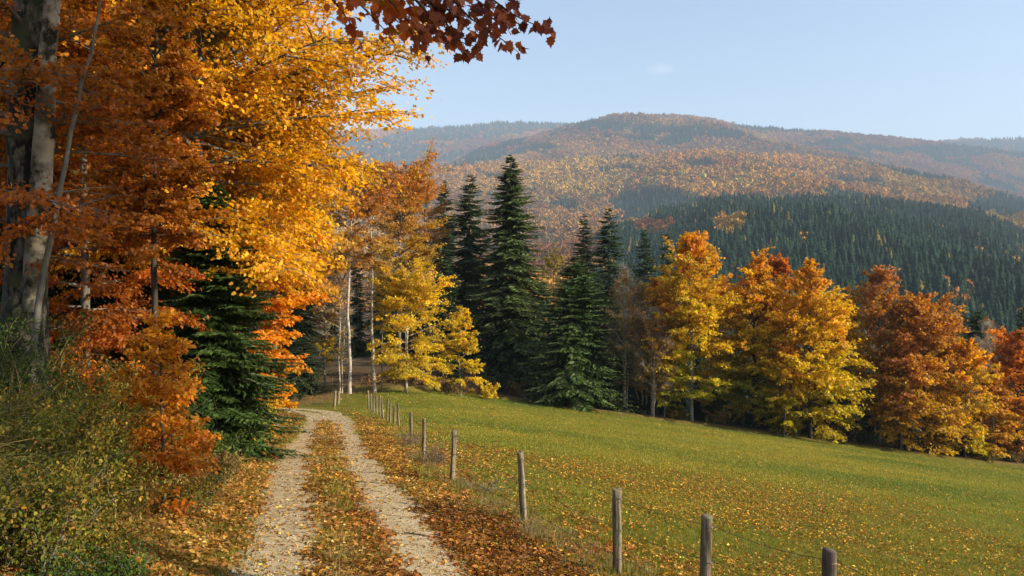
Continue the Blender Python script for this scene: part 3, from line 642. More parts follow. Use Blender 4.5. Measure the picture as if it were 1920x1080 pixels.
mid('autumn_tree', 'golden tree with an orange top behind the right pale trunk', 403, 748, 296, 60, 74, .40, ROUND, 19000, [(0, (.34, .23, .03)), (.6, (.46, .25, .03)), (1, (.44, .16, .03))], .15, (0, 0), M_bark_grey, 70, 1, .19)
mid('yellow_maple', 'small yellow maple on two thin stems right of the pale trunks', 404, 762, 492, 53.5, 84, .14, OVAL, 26000, YELLOW, .09, (0, 0), M_bark_white, 60, 2, .16, 300, elev=(-8, 60))
mid('yellow_maple', 'bushy yellow tree right of the small yellow maple, over a young spruce', 405, 862, 560, 57.5, 52, .12, CONE, 11000, YELLOW, .07, (0, 0), M_bark_grey, 40, 1, .16)
mid('bare_birch', 'thin bent bare stem left of the left pale trunk', 406, 638, 470, 52, 30, .25, OVAL, 900, BROWNG, .06, (0, 0), M_bark_white, 26, 2, .15, 900)
mid('bare_birch', 'thin bare tree right beside the right pale trunk', 407, 716, 470, 54, 30, .25, OVAL, 1600, YELLOW, .06, (.0, 0), M_bark_pale, 26, 1, .15, 900)
mid('bare_birch', 'slender bare tree behind the small spruce at the bend', 408, 612, 440, 56, 34, .25, OVAL, 2600, [(0, (.34, .2, .03)), (1, (.36, .17, .03))], .07, (0, 0), M_bark_grey, 30, 1, .15, 700)
mid('autumn_tree', 'pale orange tree top rising behind the golden tree', 409, 800, 318, 74, 44, .4, ROUND, 7000, [(0, (.36, .21, .05)), (1, (.36, .14, .04))], .1, (0, 0), M_bark_grey, 40)
mid('autumn_tree', 'pale yellow green tree between the tallest spruce and the twin spruces', 410, 1040, 428, 82, 46, .2, OVAL, 9000, [(0, (.20, .18, .04)), (1, (.28, .21, .05))], .1, (0, 0), M_bark_grey, 46)
# small spruce beside the bend
H = height_for(566, 636, 52); place('spruce_tree', 'small dense spruce beyond the bend of the track', spruce(330, H, 58 / F * 52, .02, 26, 12, 26, ((.016, .032, .010), (.055, .085, .026)), .15, ragged=.15, sub=2), X_(566, 52), 52, group='spruces at the wood edge')
mid('yellow_maple', 'thin sapling with a few yellow leaves right of the small spruce', 411, 622, 630, 53, 30, .35, OVAL, 700, YELLOW, .03, (0, 0), M_bark_grey, 14, 1, .15)

# left side of the track
def near(name, lab, seed, px, top, d, rp, bf, shp, nl, pal, tr, bm, nlimb, nsub, ls, tpl, lean=(0, 0), ntw=0, elev=(0, 60), spread=.12, gap=.15, grp='autumn trees left of the track', x=None, H=None, updown=.5):
    H = H or height_for(px, top, d); rad = rp / F * d; x = X_(px, d) if x is None else x
    return place(name, lab, broadleaf(seed, H, H * bf, pr(shp, rad), nlimb, nsub, nl, ls, pal, tpl, tr, lean, bm, elev, .2, updown, spread, ntw=ntw, gap=gap), x, d, group=grp)
near('autumn_tree', 'bright orange tree hanging over the left track bank, in full sun', 501, 478, 200, 25, 140, .05, [(0, .35), (.2, .62), (.5, .95), (.8, .9), (1, .3)], 72000, [(0, (.58, .30, .014)), (.25, (.56, .21, .012)), (.6, (.56, .26, .014)), (1, (.54, .31, .016))], .11, M_bark_dark, 120, 15, .125, LEAF_DIAMOND, elev=(-10, 60))
near('maple_tree', 'large golden maple whose crown leaves the top of the picture', 502, 385, -230, 20.5, 400, .34, [(0, .62), (.2, .95), (.45, 1.0), (.75, .9), (1, .45)], 165000, [(0, (.66, .38, .012)), (.25, (.60, .27, .012)), (.5, (.64, .38, .014)), (1, (.52, .26, .016))], .2, M_bark_grey, 150, 18, .105, LEAF_STAR, elev=(-14, 55), spread=.10, gap=.1)
near('beech_tree', 'dense rust orange beech right of the big grey trunk', 503, 170, -160, 15.5, 185, .10, OVAL, 80000, BEECH, .10, M_bark_grey, 95, 14, .075, LEAF_OVAL, elev=(-4, 55))
near('beech_tree', 'rust orange beech further back between the grey trunk and the dark spruce', 504, 292, -60, 13.6, 118, .40, OVAL, 26000, [(0, (.34, .12, .014)), (1, (.40, .17, .02))], .07, M_bark_dark, 70, 12, .085, LEAF_DIAMOND, elev=(-4, 55))
near('maple_tree', 'yellow maple behind the golden maple, seen above the dark spruce', 505, 400, -200, 23, 190, .30, ROUND, 40000, [(0, (.42, .24, .018)), (1, (.44, .26, .02))], .13, M_bark_grey, 90, 13, .11, LEAF_DIAMOND)
near('autumn_tree', 'golden tree just behind the bright orange tree, reaching the ridge line', 506, 515, 240, 30, 135, .40, ROUND, 34000, [(0, (.46, .22, .018)), (1, (.48, .28, .02))], .12, M_bark_grey, 80, 13, .13, LEAF_DIAMOND)
# shaded spruces
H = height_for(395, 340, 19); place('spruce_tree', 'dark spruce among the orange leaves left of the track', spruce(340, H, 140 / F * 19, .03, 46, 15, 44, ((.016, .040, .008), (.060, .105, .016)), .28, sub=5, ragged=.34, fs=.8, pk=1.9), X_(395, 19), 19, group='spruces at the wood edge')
for i, (px, d, H) in enumerate([(250, 26, 14), (120, 24, 15), (20, 22, 14), (330, 33, 17), (415, 42, 18), (180, 34, 18), (520, 56, 17), (560, 62, 20), (-60, 19, 12), (60, 38, 18)]):
    labs = ['dark spruce behind the rust orange beech', 'dark spruce behind the slim grey sapling', 'dark spruce behind the big grey trunk', 'tall shaded spruce behind the dark spruce of the bank', 'tall shaded spruce behind the bright orange tree',
            'tall shaded spruce deep in the wood at left', 'shaded spruce above the small spruce at the bend', 'tall shaded spruce beyond the bend of the track', 'dark spruce at the left edge of the photo', 'farthest shaded spruce in the wood at left']
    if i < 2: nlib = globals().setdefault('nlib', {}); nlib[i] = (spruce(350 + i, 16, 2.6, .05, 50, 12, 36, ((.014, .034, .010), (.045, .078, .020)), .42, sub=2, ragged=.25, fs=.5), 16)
    ms, H0 = nlib[i % 2]
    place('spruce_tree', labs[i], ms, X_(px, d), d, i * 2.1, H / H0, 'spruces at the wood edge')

# big beech trunk with its second stem and a slim sapling
def stem_path(pts, d, rads, sides=16, seed=0, n=26):
    r = R(seed); p = np.array([((px - 960) / F * dd, dd, (HY - py) / F * dd) for px, py, dd in pts]); t = np.linspace(0, len(p) - 1, n)
    P = np.stack([np.interp(t, np.arange(len(p)), p[:, k]) for k in range(3)], -1)
    k = np.ones(5) / 5
    for a in range(3): P[:, a] = np.convolve(np.pad(P[:, a], 2, 'edge'), k, 'valid')
    P[:, :2] += r.normal(0, .006, (n, 2)); rd = np.interp(t, np.arange(len(p)), rads) * r.uniform(.96, 1.04, n); return tubes(P[None], rd[None], sides)
bx, by = X_(48, 11), 11.0; bz = gz(bx, by); tr_ = root('beech_tree', 'big grey beech trunk with mottled bark at the left edge of the photo', 'tree', (bx, by, bz), 'autumn trees left of the track')
inv = np.array([bx, by, bz])
V, Q = stem_path([(38, 900, 11), (44, 650, 11), (54, 430, 11), (52, 250, 11), (55, 60, 11), (58, -200, 11), (62, -700, 11)], 11, [.36, .29, .25, .24, .22, .20, .12], 18, 1)
link('trunk', make_mesh('trunk', V - inv, [Q], None, True, [M_bark_beech]), tr_)
V, Q = stem_path([(58, 600, 10.85), (68, 480, 10.8), (78, 330, 10.8), (88, 150, 10.8), (97, 0, 10.8), (108, -200, 10.8), (130, -600, 10.8)], 11, [.10, .15, .14, .12, .10, .09, .05], 14, 2)
link('stem', make_mesh('stem', V - inv, [Q], None, True, [M_bark_stem]), tr_, label='paler second stem rising along the right of the trunk')
_, b_, f_ = broadleaf(511, 9, 2.6, pr(OVAL, 2.1), 70, 13, 24000, .075, BEECH, LEAF_OVAL, .1, (0, 0), M_bark_grey, (-10, 50), .2, .5, .12, gap=.3)
link('branches', b_, tr_); link('foliage', f_, tr_, kind='stuff')
sp_ = root('beech_sapling', 'slim pale stem curving up beside the big grey trunk', 'tree', (X_(62, 10.4), 10.4, gz(X_(62, 10.4), 10.4)), 'autumn trees left of the track'); inv = np.array(sp_.location)
V, Q = stem_path([(56, 800, 10.4), (62, 640, 10.4), (76, 540, 10.4), (98, 430, 10.4), (118, 330, 10.4), (138, 220, 10.4), (160, 130, 10.4), (186, 60, 10.4), (200, -150, 10.4)], 11, [.05, .045, .042, .036, .030, .026, .022, .018, .01], 8, 3)
link('trunk', make_mesh('trunk', V - inv, [Q], None, True, [M_bark_grey]), sp_)
near('beech_sapling', 'small rust orange beech sapling in front of the dark spruce', 512, 305, 590, 9.6, 96, .03, [(0, .8), (.3, 1), (.6, .75), (1, .15)], 5200, [(0, (.44, .15, .012)), (1, (.54, .24, .016))], .022, M_bark_dark, 40, 9, .062, LEAF_OVAL, elev=(0, 50), gap=.1)
near('beech_sapling', 'low copper beech sapling on the leafy bank beside the track', 513, 322, 735, 10.9, 82, .02, OVAL, 2200, [(0, (.44, .13, .012)), (1, (.50, .20, .016))], .016, M_bark_dark, 26, 8, .06, LEAF_OVAL, elev=(0, 50), gap=.1)

# overhanging maple: unseen crown shaped to shade the left trees, long limb reaches into frame
mx_, my_ = 9.5, 4.0; mz_ = gz(mx_, my_); mr_ = root('maple_tree', 'maple with dark red leaves on a limb crossing the sky, unseen crown added for shade', 'tree', (mx_, my_, mz_)); inv = np.array([mx_, my_, mz_])
t_, b_, f_ = broadleaf(520, 17.5, 8.8, pr([(0, .8), (.3, 1), (.7, .85), (1, .3)], 5.6), 80, 12, 42000, .15, ORANGE, LEAF_STAR, .3, (0, 0), M_bark_grey, (14, 60), .1, .5, .12)
link('trunk', t_, mr_); link('branches', b_, mr_); link('foliage', f_, mr_, kind='stuff')
rr = R(77)
DL = 5.2
limb = [(mx_ + .05, my_, mz_ + 8.6), (6.0, 4.6, 4.1), (2.6, 4.7, 2.9), (X_(1010, DL), DL - .6, (HY + 75) / F * DL), (X_(820, DL), DL, (HY + 20) / F * DL), (X_(650, DL), DL + .2, (HY + 16) / F * DL)]
lp = np.array(limb, float); t = np.linspace(0, len(lp) - 1, 30); LPp = np.stack([np.interp(t, np.arange(len(lp)), lp[:, k]) for k in range(3)], -1)
for a in range(3): LPp[:, a] = np.convolve(np.pad(LPp[:, a], 2, 'edge'), np.ones(5) / 5, 'valid')
twp = [tubes((LPp - inv)[None], np.linspace(.09, .006, 30)[None], 7)]
tw = [  # twigs (pixel polylines at about DL metres), density of leaves
    [(880, -30), (930, 0), (965, 22), (1000, 34), (1034, 44)], [(840, -10), (880, 30), (915, 50), (945, 66), (972, 84)], [(800, 0), (830, 30), (850, 60), (870, 92)],
    [(760, -20), (800, 20), (836, 46), (862, 70), (900, 76)], [(930, -30), (950, -5), (975, 2)], [(720, -10), (750, 20), (778, 50), (800, 66)], [(820, -30), (870, -5), (905, 12), (940, 22)], [(790, 10), (840, 14), (880, 22), (930, 40)],
    [(690, -20), (720, 14), (745, 36), (770, 44)], [(640, -30), (668, 0), (700, 30), (730, 62)], [(660, -30), (700, -6), (745, 10), (790, 22)], [(600, -30), (630, 6), (655, 40), (665, 60)], [(700, -10), (735, 20), (770, 56), (790, 84)], [(700, -30), (730, 8), (760, 28), (800, 40)],
    [(850, -30), (900, 0), (930, 24), (955, 44)], [(780, -30), (830, 8), (862, 30), (890, 60)], [(730, -30), (770, 4), (812, 26), (835, 70)]]
LP_ = []; LA = []; LC = []
for k, pts in enumerate(tw):
    dd = DL + rr.uniform(-.25, .25); p = np.array([X_(0, 1) * 0 + np.array([X_(a, dd), dd + .04 * j, (HY - b) / F * dd]) for j, (a, b) in enumerate(pts)])
    t = np.linspace(0, len(p) - 1, 12); P = np.stack([np.interp(t, np.arange(len(p)), p[:, q]) for q in range(3)], -1)
    near_i = np.argmin(((LPp - P[0]) ** 2).sum(1)); P = np.concatenate([LPp[near_i][None], P]); twp.append(tubes((P - inv)[None], np.linspace(.008, .002, len(P))[None], 4))
    tot = np.linalg.norm(P[-1] - P[1]); nlv = int(tot / .017)
    for e in np.linspace(.02, 1, nlv):
        f = 1 + e * (len(P) - 2); i0 = min(int(f), len(P) - 2); q = P[i0] + (P[i0 + 1] - P[i0]) * (f - i0); D = norm(P[i0 + 1] - P[i0])
        LA.append(norm(D * .5 + rr.normal(0, .55, 3) + np.array([0, 0, -.35]))); LP_.append(q + LA[-1] * .045 + rr.normal(0, .022, 3))
        c = np.array([.40, .10, .014]); LC.append(c * np.exp(rr.normal(0, .25, 3) * .6))
V, Fs = join(twp); link('limb', make_mesh('limb', V, Fs, None, True, [M_bark_dark]), mr_, label='long thin limb with twigs reaching into the sky')
LP_ = np.array(LP_); LA = np.array(LA)
m1, n1, o1 = mat('dark_red_maple_leaf'); pb = n1.nodes.new('ShaderNodeBsdfPrincipled'); pb.inputs['Roughness'].default_value = .6; tb = n1.nodes.new('ShaderNodeBsdfTranslucent'); ms_ = n1.nodes.new('ShaderNodeMixShader'); ms_.inputs[0].default_value = .3
oi = n1.nodes.new('ShaderNodeObjectInfo'); rp_ = n1.nodes.new('ShaderNodeValToRGB'); e = rp_.color_ramp.elements; e[0].color = (.10, .016, .012, 1); e[1].color = (.42, .10, .018, 1)
n1.links.new(oi.outputs['Random'], rp_.inputs[0]); n1.links.new(rp_.outputs[0], pb.inputs['Base Color']); n1.links.new(rp_.outputs[0], tb.inputs['Color']); n1.links.new(pb.outputs[0], ms_.inputs[1]); n1.links.new(tb.outputs[0], ms_.inputs[2]); n1.links.new(ms_.outputs[0], o1.inputs[0])
leafme = make_mesh('leaf', LEAF_MAPLE[0], LEAF_MAPLE[1], None, False, [m1])
from mathutils import Matrix
order = np.argsort(-LP_[:, 0])[:290]; rest = np.argsort(-LP_[:, 0])[290:]
for q in order:
    A = LA[q]; Nn = rr.normal(0, .5, 3) + np.array([0, -.75, .45]); Nn = norm(Nn - A * (Nn @ A)); B = np.cross(Nn, A)
    o = link('leaf', leafme, mr_); o.matrix_local = Matrix.Translation(Vector(LP_[q] - inv)) @ Matrix(((A[0], B[0], Nn[0]), (A[1], B[1], Nn[1]), (A[2], B[2], Nn[2]))).to_4x4() @ Matrix.Scale(float(rr.uniform(.045, .088)), 4)
if len(rest):
    q = np.repeat(rest, 1); V, FL, Cv = leaves(LEAF_MAPLE, LP_[q] - inv, LA[q], rr.normal(0, .5, (len(q), 3)) + np.array([0, -.75, .45]), rr.uniform(.05, .09, len(q)), np.array(LC)[q]); link('limb_foliage', make_mesh('limb_foliage', V, FL, Cv, False, [M_leaf]), mr_, kind='stuff')

# ------------------------------------------------------------------ bushes, brambles and shrubs on the left bank
M_leafmatte = M_leafmatte
def bush(seed, rad, h, ns, nleaf, ls, pal, tpl=LEAF_OVAL, lmat=None, stemmat=None, arc=.6, spread=.06, zig=.05):
    r = R(seed); az = r.uniform(0, 6.28, ns); L = r.uniform(.6, 1.15, ns); s = np.linspace(0, 1, 9)[None]
    o = r.normal(0, rad * .38, (ns, 2)); out = L * rad * r.uniform(.3, 1.0, ns)
    x = o[:, :1] + np.cos(az)[:, None] * out[:, None] * s ** 1.3; y = o[:, 1:] + np.sin(az)[:, None] * out[:, None] * s ** 1.3
    z = h * L[:, None] * (s * 1.5 - arc * s ** 2.4) / (1.5 - arc * .5) - .1
    P = np.stack([x, y, z], -1) + np.cumsum(r.normal(0, zig * .5, (ns, 9, 3)), 1) * np.array([1, 1, .6])
    V, Q = tubes(P, (.008 * r.uniform(.6, 1.3, ns))[:, None] * (1 - .75 * s), 4); st = make_mesh('stems', V, [Q], None, False, [stemmat or M_bark_grey])
    q = r.integers(0, ns, nleaf); f = r.uniform(.15, 1, nleaf) * 8; k = np.clip(f.astype(int), 0, 7); fr = (f - k)[:, None]; LP = P[q, k] * (1 - fr) + P[q, k + 1] * fr + r.normal(0, spread, (nleaf, 3))
    A = norm(r.normal(0, .7, (nleaf, 3)) + np.array([0, 0, -.15])); Nn = r.normal(0, .6, (nleaf, 3)) + np.array([0, 0, .6])
    V, FL, Cv = leaves(tpl, LP, A, Nn, ls * r.uniform(.6, 1.3, nleaf), palette(pal, np.clip(r.uniform(0, 1, ns)[q] * .6 + r.uniform(0, .4, nleaf), 0, 1), r, .25))
    return None, st, make_mesh('foliage', V, FL, Cv, False, [lmat or M_leafmatte])
GB = [(0, (.035, .058, .010)), (.35, (.085, .095, .014)), (.6, (.22, .18, .025)), (.85, (.30, .17, .03)), (1, (.26, .09, .03))]  # bush colours below darkened too, standing in for shade on the bank
GR = [(0, (.025, .055, .010)), (.6, (.055, .09, .014)), (1, (.14, .14, .025))]
DRY = [(0, (.10, .085, .03)), (.5, (.17, .12, .04)), (1, (.26, .17, .06))]
bs = [(105, 9.2, 1.05, 1.4, 46, 7500, .055, GB, 'tangled green brown bramble below the beech trunk'), (55, 8.3, 1.0, 1.35, 42, 6500, .055, GB, 'bramble thicket at the left edge with pale arching stems'),
      (170, 8.4, .7, .8, 34, 5000, .05, GB, 'low bramble right of the thicket, on the bank'), (50, 7.0, .75, .85, 36, 5500, .05, GB, 'low green bramble in the bottom left corner'),
      (140, 7.0, .5, .45, 30, 3600, .045, GB, 'low leafy undergrowth beside the fallen leaves at bottom left'), (10, 9.9, .8, 2.3, 30, 4200, .05, GR, 'fresh green shrub with round leaves at the left edge'),
      (285, 11.8, .8, .9, 34, 4200, .055, GB, 'bramble behind the small orange sapling'), (372, 13.2, .5, .6, 28, 2800, .055, DRY, 'dry brown bush on the bank beyond the orange sapling'),
      (190, 11.2, 1.0, 1.7, 40, 6000, .06, GB, 'tall mixed bush between the grey trunk and the orange sapling'), (150, 6.0, .5, .5, 26, 2600, .045, GR, 'small green plant at the bottom edge of the photo'),
      (20, 6.2, .6, .95, 34, 3600, .05, GB, 'bramble in the lowest left corner'), (440, 19.5, .65, 1.35, 34, 3800, .08, [(0, (.24, .22, .02)), (1, (.42, .32, .02))], 'yellow green shrub beside the dark spruce at the bank'),
      (472, 22, .6, 1.6, 30, 3400, .085, [(0, (.32, .26, .02)), (1, (.46, .32, .02))], 'bright yellow shrub under the bright orange tree'), (395, 15, .6, .9, 28, 3200, .06, GR, 'green shrub below the dark spruce'),
      (470, 26, 1.0, 1.2, 26, 2400, .08, DRY, 'brown bush on the far part of the left bank'), (495, 33, 1.0, 1.1, 24, 2000, .09, DRY, 'small brown bush near the bend of the track'),
      (915, 59.5, .9, 1.5, 24, 1300, .13, YELLOW, 'small yellow bush at the left end of the meadow edge'), (70, 12.6, 1.1, 1.9, 40, 5200, .06, BEECH, 'rust leaved undergrowth beside the foot of the big grey trunk'), (140, 13.0, 1.1, 1.7, 40, 5200, .06, [(0, (.05, .08, .015)), (.6, (.12, .12, .02)), (1, (.30, .12, .02))], 'mixed green and rust undergrowth under the dense beech'),
      (215, 13.4, 1.0, 1.9, 36, 4600, .06, BEECH, 'rust undergrowth between the dense beech and the dark spruce'), (300, 10.2, .6, .6, 34, 3000, .05, GB, 'low bramble round the foot of the orange saplings'),
      (845, 60, 1.2, 1.3, 30, 1500, .13, DRY, 'brown bramble left of the small yellow bush')]
for i, (px, d, rad, h, ns, nl, ls, pal, lab) in enumerate(bs):
    fine = d < 13
    place('bramble_bush' if pal in (GB, DRY) else 'shrub', lab, bush(600 + i, rad, h, int(ns * (1.7 if fine else 1)), int(nl * (2.1 if fine else 1.3)), ls * (.66 if fine else 1), pal, LEAF_OVAL if d < 15 else LEAF_DIAMOND, M_leafmatte, M_bark_straw if i < 9 else M_bark_grey, zig=.07 if d < 15 else .03), X_(px, d), d, group='brambles and shrubs on the bank', cat='bush', limbs_name='stems')
# low scrub along the foot of the meadow-edge trees
rsc = R(81); proto = [bush(640 + k, 1.3, 1.1 + .3 * k, 26, 1500, .16, pal, LEAF_DIAMOND, M_leafmatte, M_bark_grey) for k, pal in enumerate((GB, DRY, [(0, (.02, .04, .012)), (1, (.05, .06, .02))]))]
k = 0
names_ = ['left of the tallest spruce', 'under the tallest spruce', 'right of the tallest spruce', 'left foot of the broad young spruce', 'right foot of the broad young spruce', 'under the bare birches', 'under the first orange tree', 'between the first two orange trees', 'under the second orange tree', 'left foot of the conical golden tree', 'right foot of the conical golden tree', 'under the thin reddish tree', 'left foot of the broad rust tree', 'under the broad rust tree', 'right foot of the broad rust tree', 'near the right end of the row', 'under the last tree at the right edge']
for px in (935, 965, 1015, 1050, 1130, 1195, 1270, 1350, 1405, 1475, 1560, 1625, 1690, 1745, 1800, 1850, 1905):
    d = 63.2 + rsc.uniform(-.6, 1.6); place('scrub_bush', 'low dark scrub ' + names_[k] + ' at the meadow edge', proto[k % 3] if k % 3 != 0 or px > 1000 else proto[2], X_(px, d), d, rsc.uniform(0, 6), rsc.uniform(.7, 1.15), 'scrub along the meadow edge', 'bush', limbs_name='stems'); k += 1
for k_, (px, d) in enumerate([(705, 57.5), (735, 58.5), (768, 59), (800, 60), (830, 61.5), (870, 62), (905, 62.5)]):
    place('dry_weeds', 'brown bracken clump on the low bank under the ' + ['left pale trunk', 'right pale trunk', 'golden tree', 'small yellow maple', 'bushy yellow tree', 'small spruce at the wood edge', 'yellow bush'][k_], bush(680 + k_, 1.1, .75, 40, 700, .12, [(0, (.16, .085, .035)), (1, (.34, .20, .09))], LEAF_DIAMOND, M_leafmatte, M_bark_straw), X_(px, d), d, group='brown bracken on the bank', cat='weeds', limbs_name='stems')
# bramble along the fence in the middle distance
for i, (px, d, lab) in enumerate([(815, 19.5, 'dry brown bramble caught in the fence between the two nearer posts'), (775, 24, 'dry brown bramble round the fence posts further along'), (905, 15.2, 'dead brown weeds beside the fence post')]):
    place('dry_weeds', lab, bush(660 + i, .55, .62 if i < 2 else .4, 44, 420 if i < 2 else 160, .04, [(0, (.13, .075, .045)), (1, (.22, .13, .07))], LEAF_OVAL, M_leafmatte, M_bark_grey, spread=.04, zig=.06), X_(px, d), d, group='dry weeds along the fence', cat='weeds', limbs_name='stems')

# ------------------------------------------------------------------ fence
def post_mesh(seed, h, rad, m):
    r = R(seed); n = 11; z = np.concatenate([[-.3], np.linspace(0, h - .012, n - 3), [h, h]]); rd = rad * (1 + r.normal(0, .02, n)); rd[-2] = rad * .93; rd[-1] = rad * .02; rd[0] = rad
    P = np.zeros((1, n, 3)); P[0, :, 2] = z; P[0, :, 0] = np.cumsum(r.normal(0, .0028, n)); V, Q = tubes(P, rd[None], 22)
    aa = np.arctan2(V[:, 1], V[:, 0]); V[:, :2] *= (1 + .05 * np.sin(aa * 3 + seed) - .10 * (np.cos(aa * 1 - seed * 1.7) > .93) - .07 * (np.cos(aa - seed * .6 + 2) > .95))[:, None]; V[:, 2] += .16 * V[:, 0] * (V[:, 2] > h * .93) * math.sin(seed); return make_mesh('post', V, [Q], None, False, [m])
posts = []    # x, y, height, radius, dark
posts.append((X_(1551, 6.9), 6.9, 1.05, .062, 1)); posts.append((X_(1323, 8.3), 8.3, 1.05, .058, 0))
for px, top, bot, rad in [(1157, 917, 1083, .056), (982, 848, 982, .052), (848, 807, 905, .050), (794, 786, 862, .045), (771, 773, 822, .050), (748, 757, 801, .045), (739, 766, 798, .04), (731, 756, 794, .045), (725, 748, 790, .045), (718, 748, 786, .04), (712, 742, 782, .045), (706, 742, 778, .045), (701, 742, 774, .045), (696, 738, 771, .045), (691, 732, 768, .05)]:
    x, y = ray_ground(px, bot); posts.append((x, y, max(.8, (bot - top) / F * y), rad, 0))
fr_ = root('wire_fence', 'wire fence on round weathered posts between the track and the meadow', 'fence', (posts[2][0], posts[2][1], gz(posts[2][0], posts[2][1]))); fi = np.array(fr_.location)
rp2 = R(9)
for i, (x, y, h, rad, dk) in enumerate(posts):
    z = gz(x, y); o = link('post', post_mesh(700 + i, h, rad, M_postdark if dk else M_post), fr_, np.array([x, y, z]) - fi)
    o.rotation_euler = (rp2.normal(0, .02), rp2.normal(0, .022 if i < 5 else .05), rp2.uniform(0, 6))
    if i < 5:
        for hh in (.90, .55, .22):
            P = np.array([[[.0, -rad * 1.02, 0], [rad * .8, -rad * .9, 0.004], [rad * 1.15, -rad * .2, 0], [rad * 1.12, rad * .4, 0]]]); V, Q = tubes(P + np.array([0, 0, h * hh]), np.full((1, 4), .006), 5)
            s_ = link('staple', make_mesh('staple', V, [Q], None, False, [M_wire]), o); s_.rotation_euler = (0, 0, -o.rotation_euler[2])
for hh in (.90, .55, .22):
    pl = []
    for a, b in zip(posts[:-1], posts[1:]):
        s = np.linspace(0, 1, 8)[:-1]; A = np.array([a[0] + a[3], a[1], gz(a[0], a[1]) + a[2] * hh]); B = np.array([b[0] + b[3], b[1], gz(b[0], b[1]) + b[2] * hh]); q = A + (B - A) * s[:, None]; q[:, 2] -= .05 * np.sin(np.pi * s); pl.append(q)
    P = np.concatenate([[pl[0][0] + (posts[0][0] - posts[1][0], posts[0][1] - posts[1][1], -.1)]] + pl) ; V, Q = tubes((P - fi)[None], np.full((1, len(P)), .0032), 4)
    link('wire', make_mesh('wire', V, [Q], None, False, [M_wire]), fr_)
for px, bot, h, lab in [(627, 762, .95, 'left one of the pair of grey posts at the inner bend of the track'), (634, 758, .8, 'right one of the pair of grey posts at the inner bend of the track')]:
    x, y = ray_ground(px, bot); o = link('wooden_post', post_mesh(800 + px, h, .075, M_post), None, (x, y, gz(x, y)), label=lab, category='post', group='posts at the bend'); o.rotation_euler = (0, .06, 0)

# ------------------------------------------------------------------ ground cover
def patch_grass(seed, n, size, h, pal, bw=.006):
    r = R(seed); P = np.zeros((n, 3)); P[:, :2] = r.uniform(-.5, .5, (n, 2)) * size; A = norm(r.normal(0, .45, (n, 3)) * [1, 1, 0] + [0, 0, 1]); N = r.normal(0, 1, (n, 3))
    return leaves(BLADE, P, A, N, h * r.uniform(.5, 1.3, n), palette(pal, r.uniform(0, 1, n), r, .2), np.full(n, bw))
def patch_leaves(seed, n, size, ls, pal, lift=.02, tpl=LEAF_OVAL):
    r = R(seed); P = r.uniform(-.5, .5, (n, 3)) * [size, size, 0]; P[:, 2] = r.uniform(.004, lift, n); A = r.normal(0, 1, (n, 3)) * [1, 1, .3]; N = r.normal(0, .38, (n, 3)) + [0, 0, 1]
    T = (tpl[0] * [1, 1, 2.2], tpl[1]); return leaves(T, P, A, N, ls * r.uniform(.6, 1.25, n), palette(pal, r.uniform(0, 1, n), r, .3))
def cm(nm, tri, m): return make_mesh(nm, tri[0], tri[1], tri[2], False, [m])
W1 = [(0, (.090, .130, .012)), (.6, (.185, .205, .018)), (1, (.33, .29, .04))]
DW = [(0, (.14, .12, .04)), (.5, (.24, .18, .07)), (1, (.36, .27, .12))]
LF = [(0, (.20, .085, .018)), (.35, (.34, .17, .025)), (.7, (.46, .26, .045)), (1, (.56, .38, .12))]
g_short = proto_collection('short_grass', [cm('short_grass', patch_grass(s, 46, .30, .055, W1, .007), M_grass) for s in (1, 2, 3)])
g_far = proto_collection('far_grass', [cm('far_grass', patch_grass(s, 60, .9, .07, W1, .02), M_grass) for s in (4, 5)])
g_tall = proto_collection('tall_grass', [cm('tall_grass', patch_grass(s, 40, .28, .22, DW if s > 7 else W1, .009), M_grass) for s in (6, 7, 8, 9)])
l_dense = proto_collection('leaf_patch', [cm('leaf_patch', patch_leaves(s, 30, .36, .053, LF, .045, LEAF_STAR if s % 2 else LEAF_OVAL), M_inst) for s in (11, 12, 13, 14)])
l_single = proto_collection('single_leaf', [cm('single_leaf', patch_leaves(s, 1, .01, .042, [(0, (1, 1, 1)), (1, (1, 1, 1))], .01, LEAF_STAR if s % 2 else LEAF_OVAL), M_inst) for s in (21, 22, 23, 24)])

def sample(r, n, d0, d1, u0, u1, p=2.0):
    """density falling with distance (finer cover near the viewpoint)"""
    if p == 2.0: d = d0 * (d1 / d0) ** r.uniform(0, 1, n)
    else: q = 2 - p; d = (d0 ** q + r.uniform(0, 1, n) * (d1 ** q - d0 ** q)) ** (1 / q)
    return r.uniform(u0, u1, n) * d, d
def surf(x, y, r, tiltj=.0):
    e = .15; z = ground(x, y); zx = (ground(x + e, y) - z) / e; zy = (ground(x, y + e) - z) / e
    az = r.uniform(0, 6.283, len(x)); c, s = np.cos(az), np.sin(az)   # tilt in the patch's own frame: R = Rz * Ry * Rx
    gxl = zx * c + zy * s; gyl = -zx * s + zy * c
    return np.stack([x, y, z], -1), np.stack([np.arctan(gyl), -np.arctan(gxl), az], -1)
def trackmask(x, y, pd): return np.abs(np.abs(pd) - sepf(y)) < .42
rg = R(901)
x, y = sample(rg, 70000, 4.5, 44, -.66, .98, 1.35); pd = pathdist(x, y); nz = fbm(x * .35, y * .35, 31, 3)
keep = ~trackmask(x, y, pd) & (y < edgey(x)) & ~((pd < -1.9) & (rg.uniform(0, 1, len(x)) < .75)) & ~((pd > -1.9) & (pd < 3.2) & (rg.uniform(0, 1, len(x)) < .35))
x, y, pd, nz = x[keep], y[keep], pd[keep], nz[keep]; P, rot = surf(x, y, rg); k = len(x); s = rg.uniform(.65, 1.3, k) * (1 + .9 * nz)
tint = np.array([1, 1, 1]) * (1 + nz[:, None] * .6) * rg.uniform(.8, 1.2, (k, 1)); tint[:, 0] *= 1 + .4 * fbm(x * .15, y * .15, 37, 2)
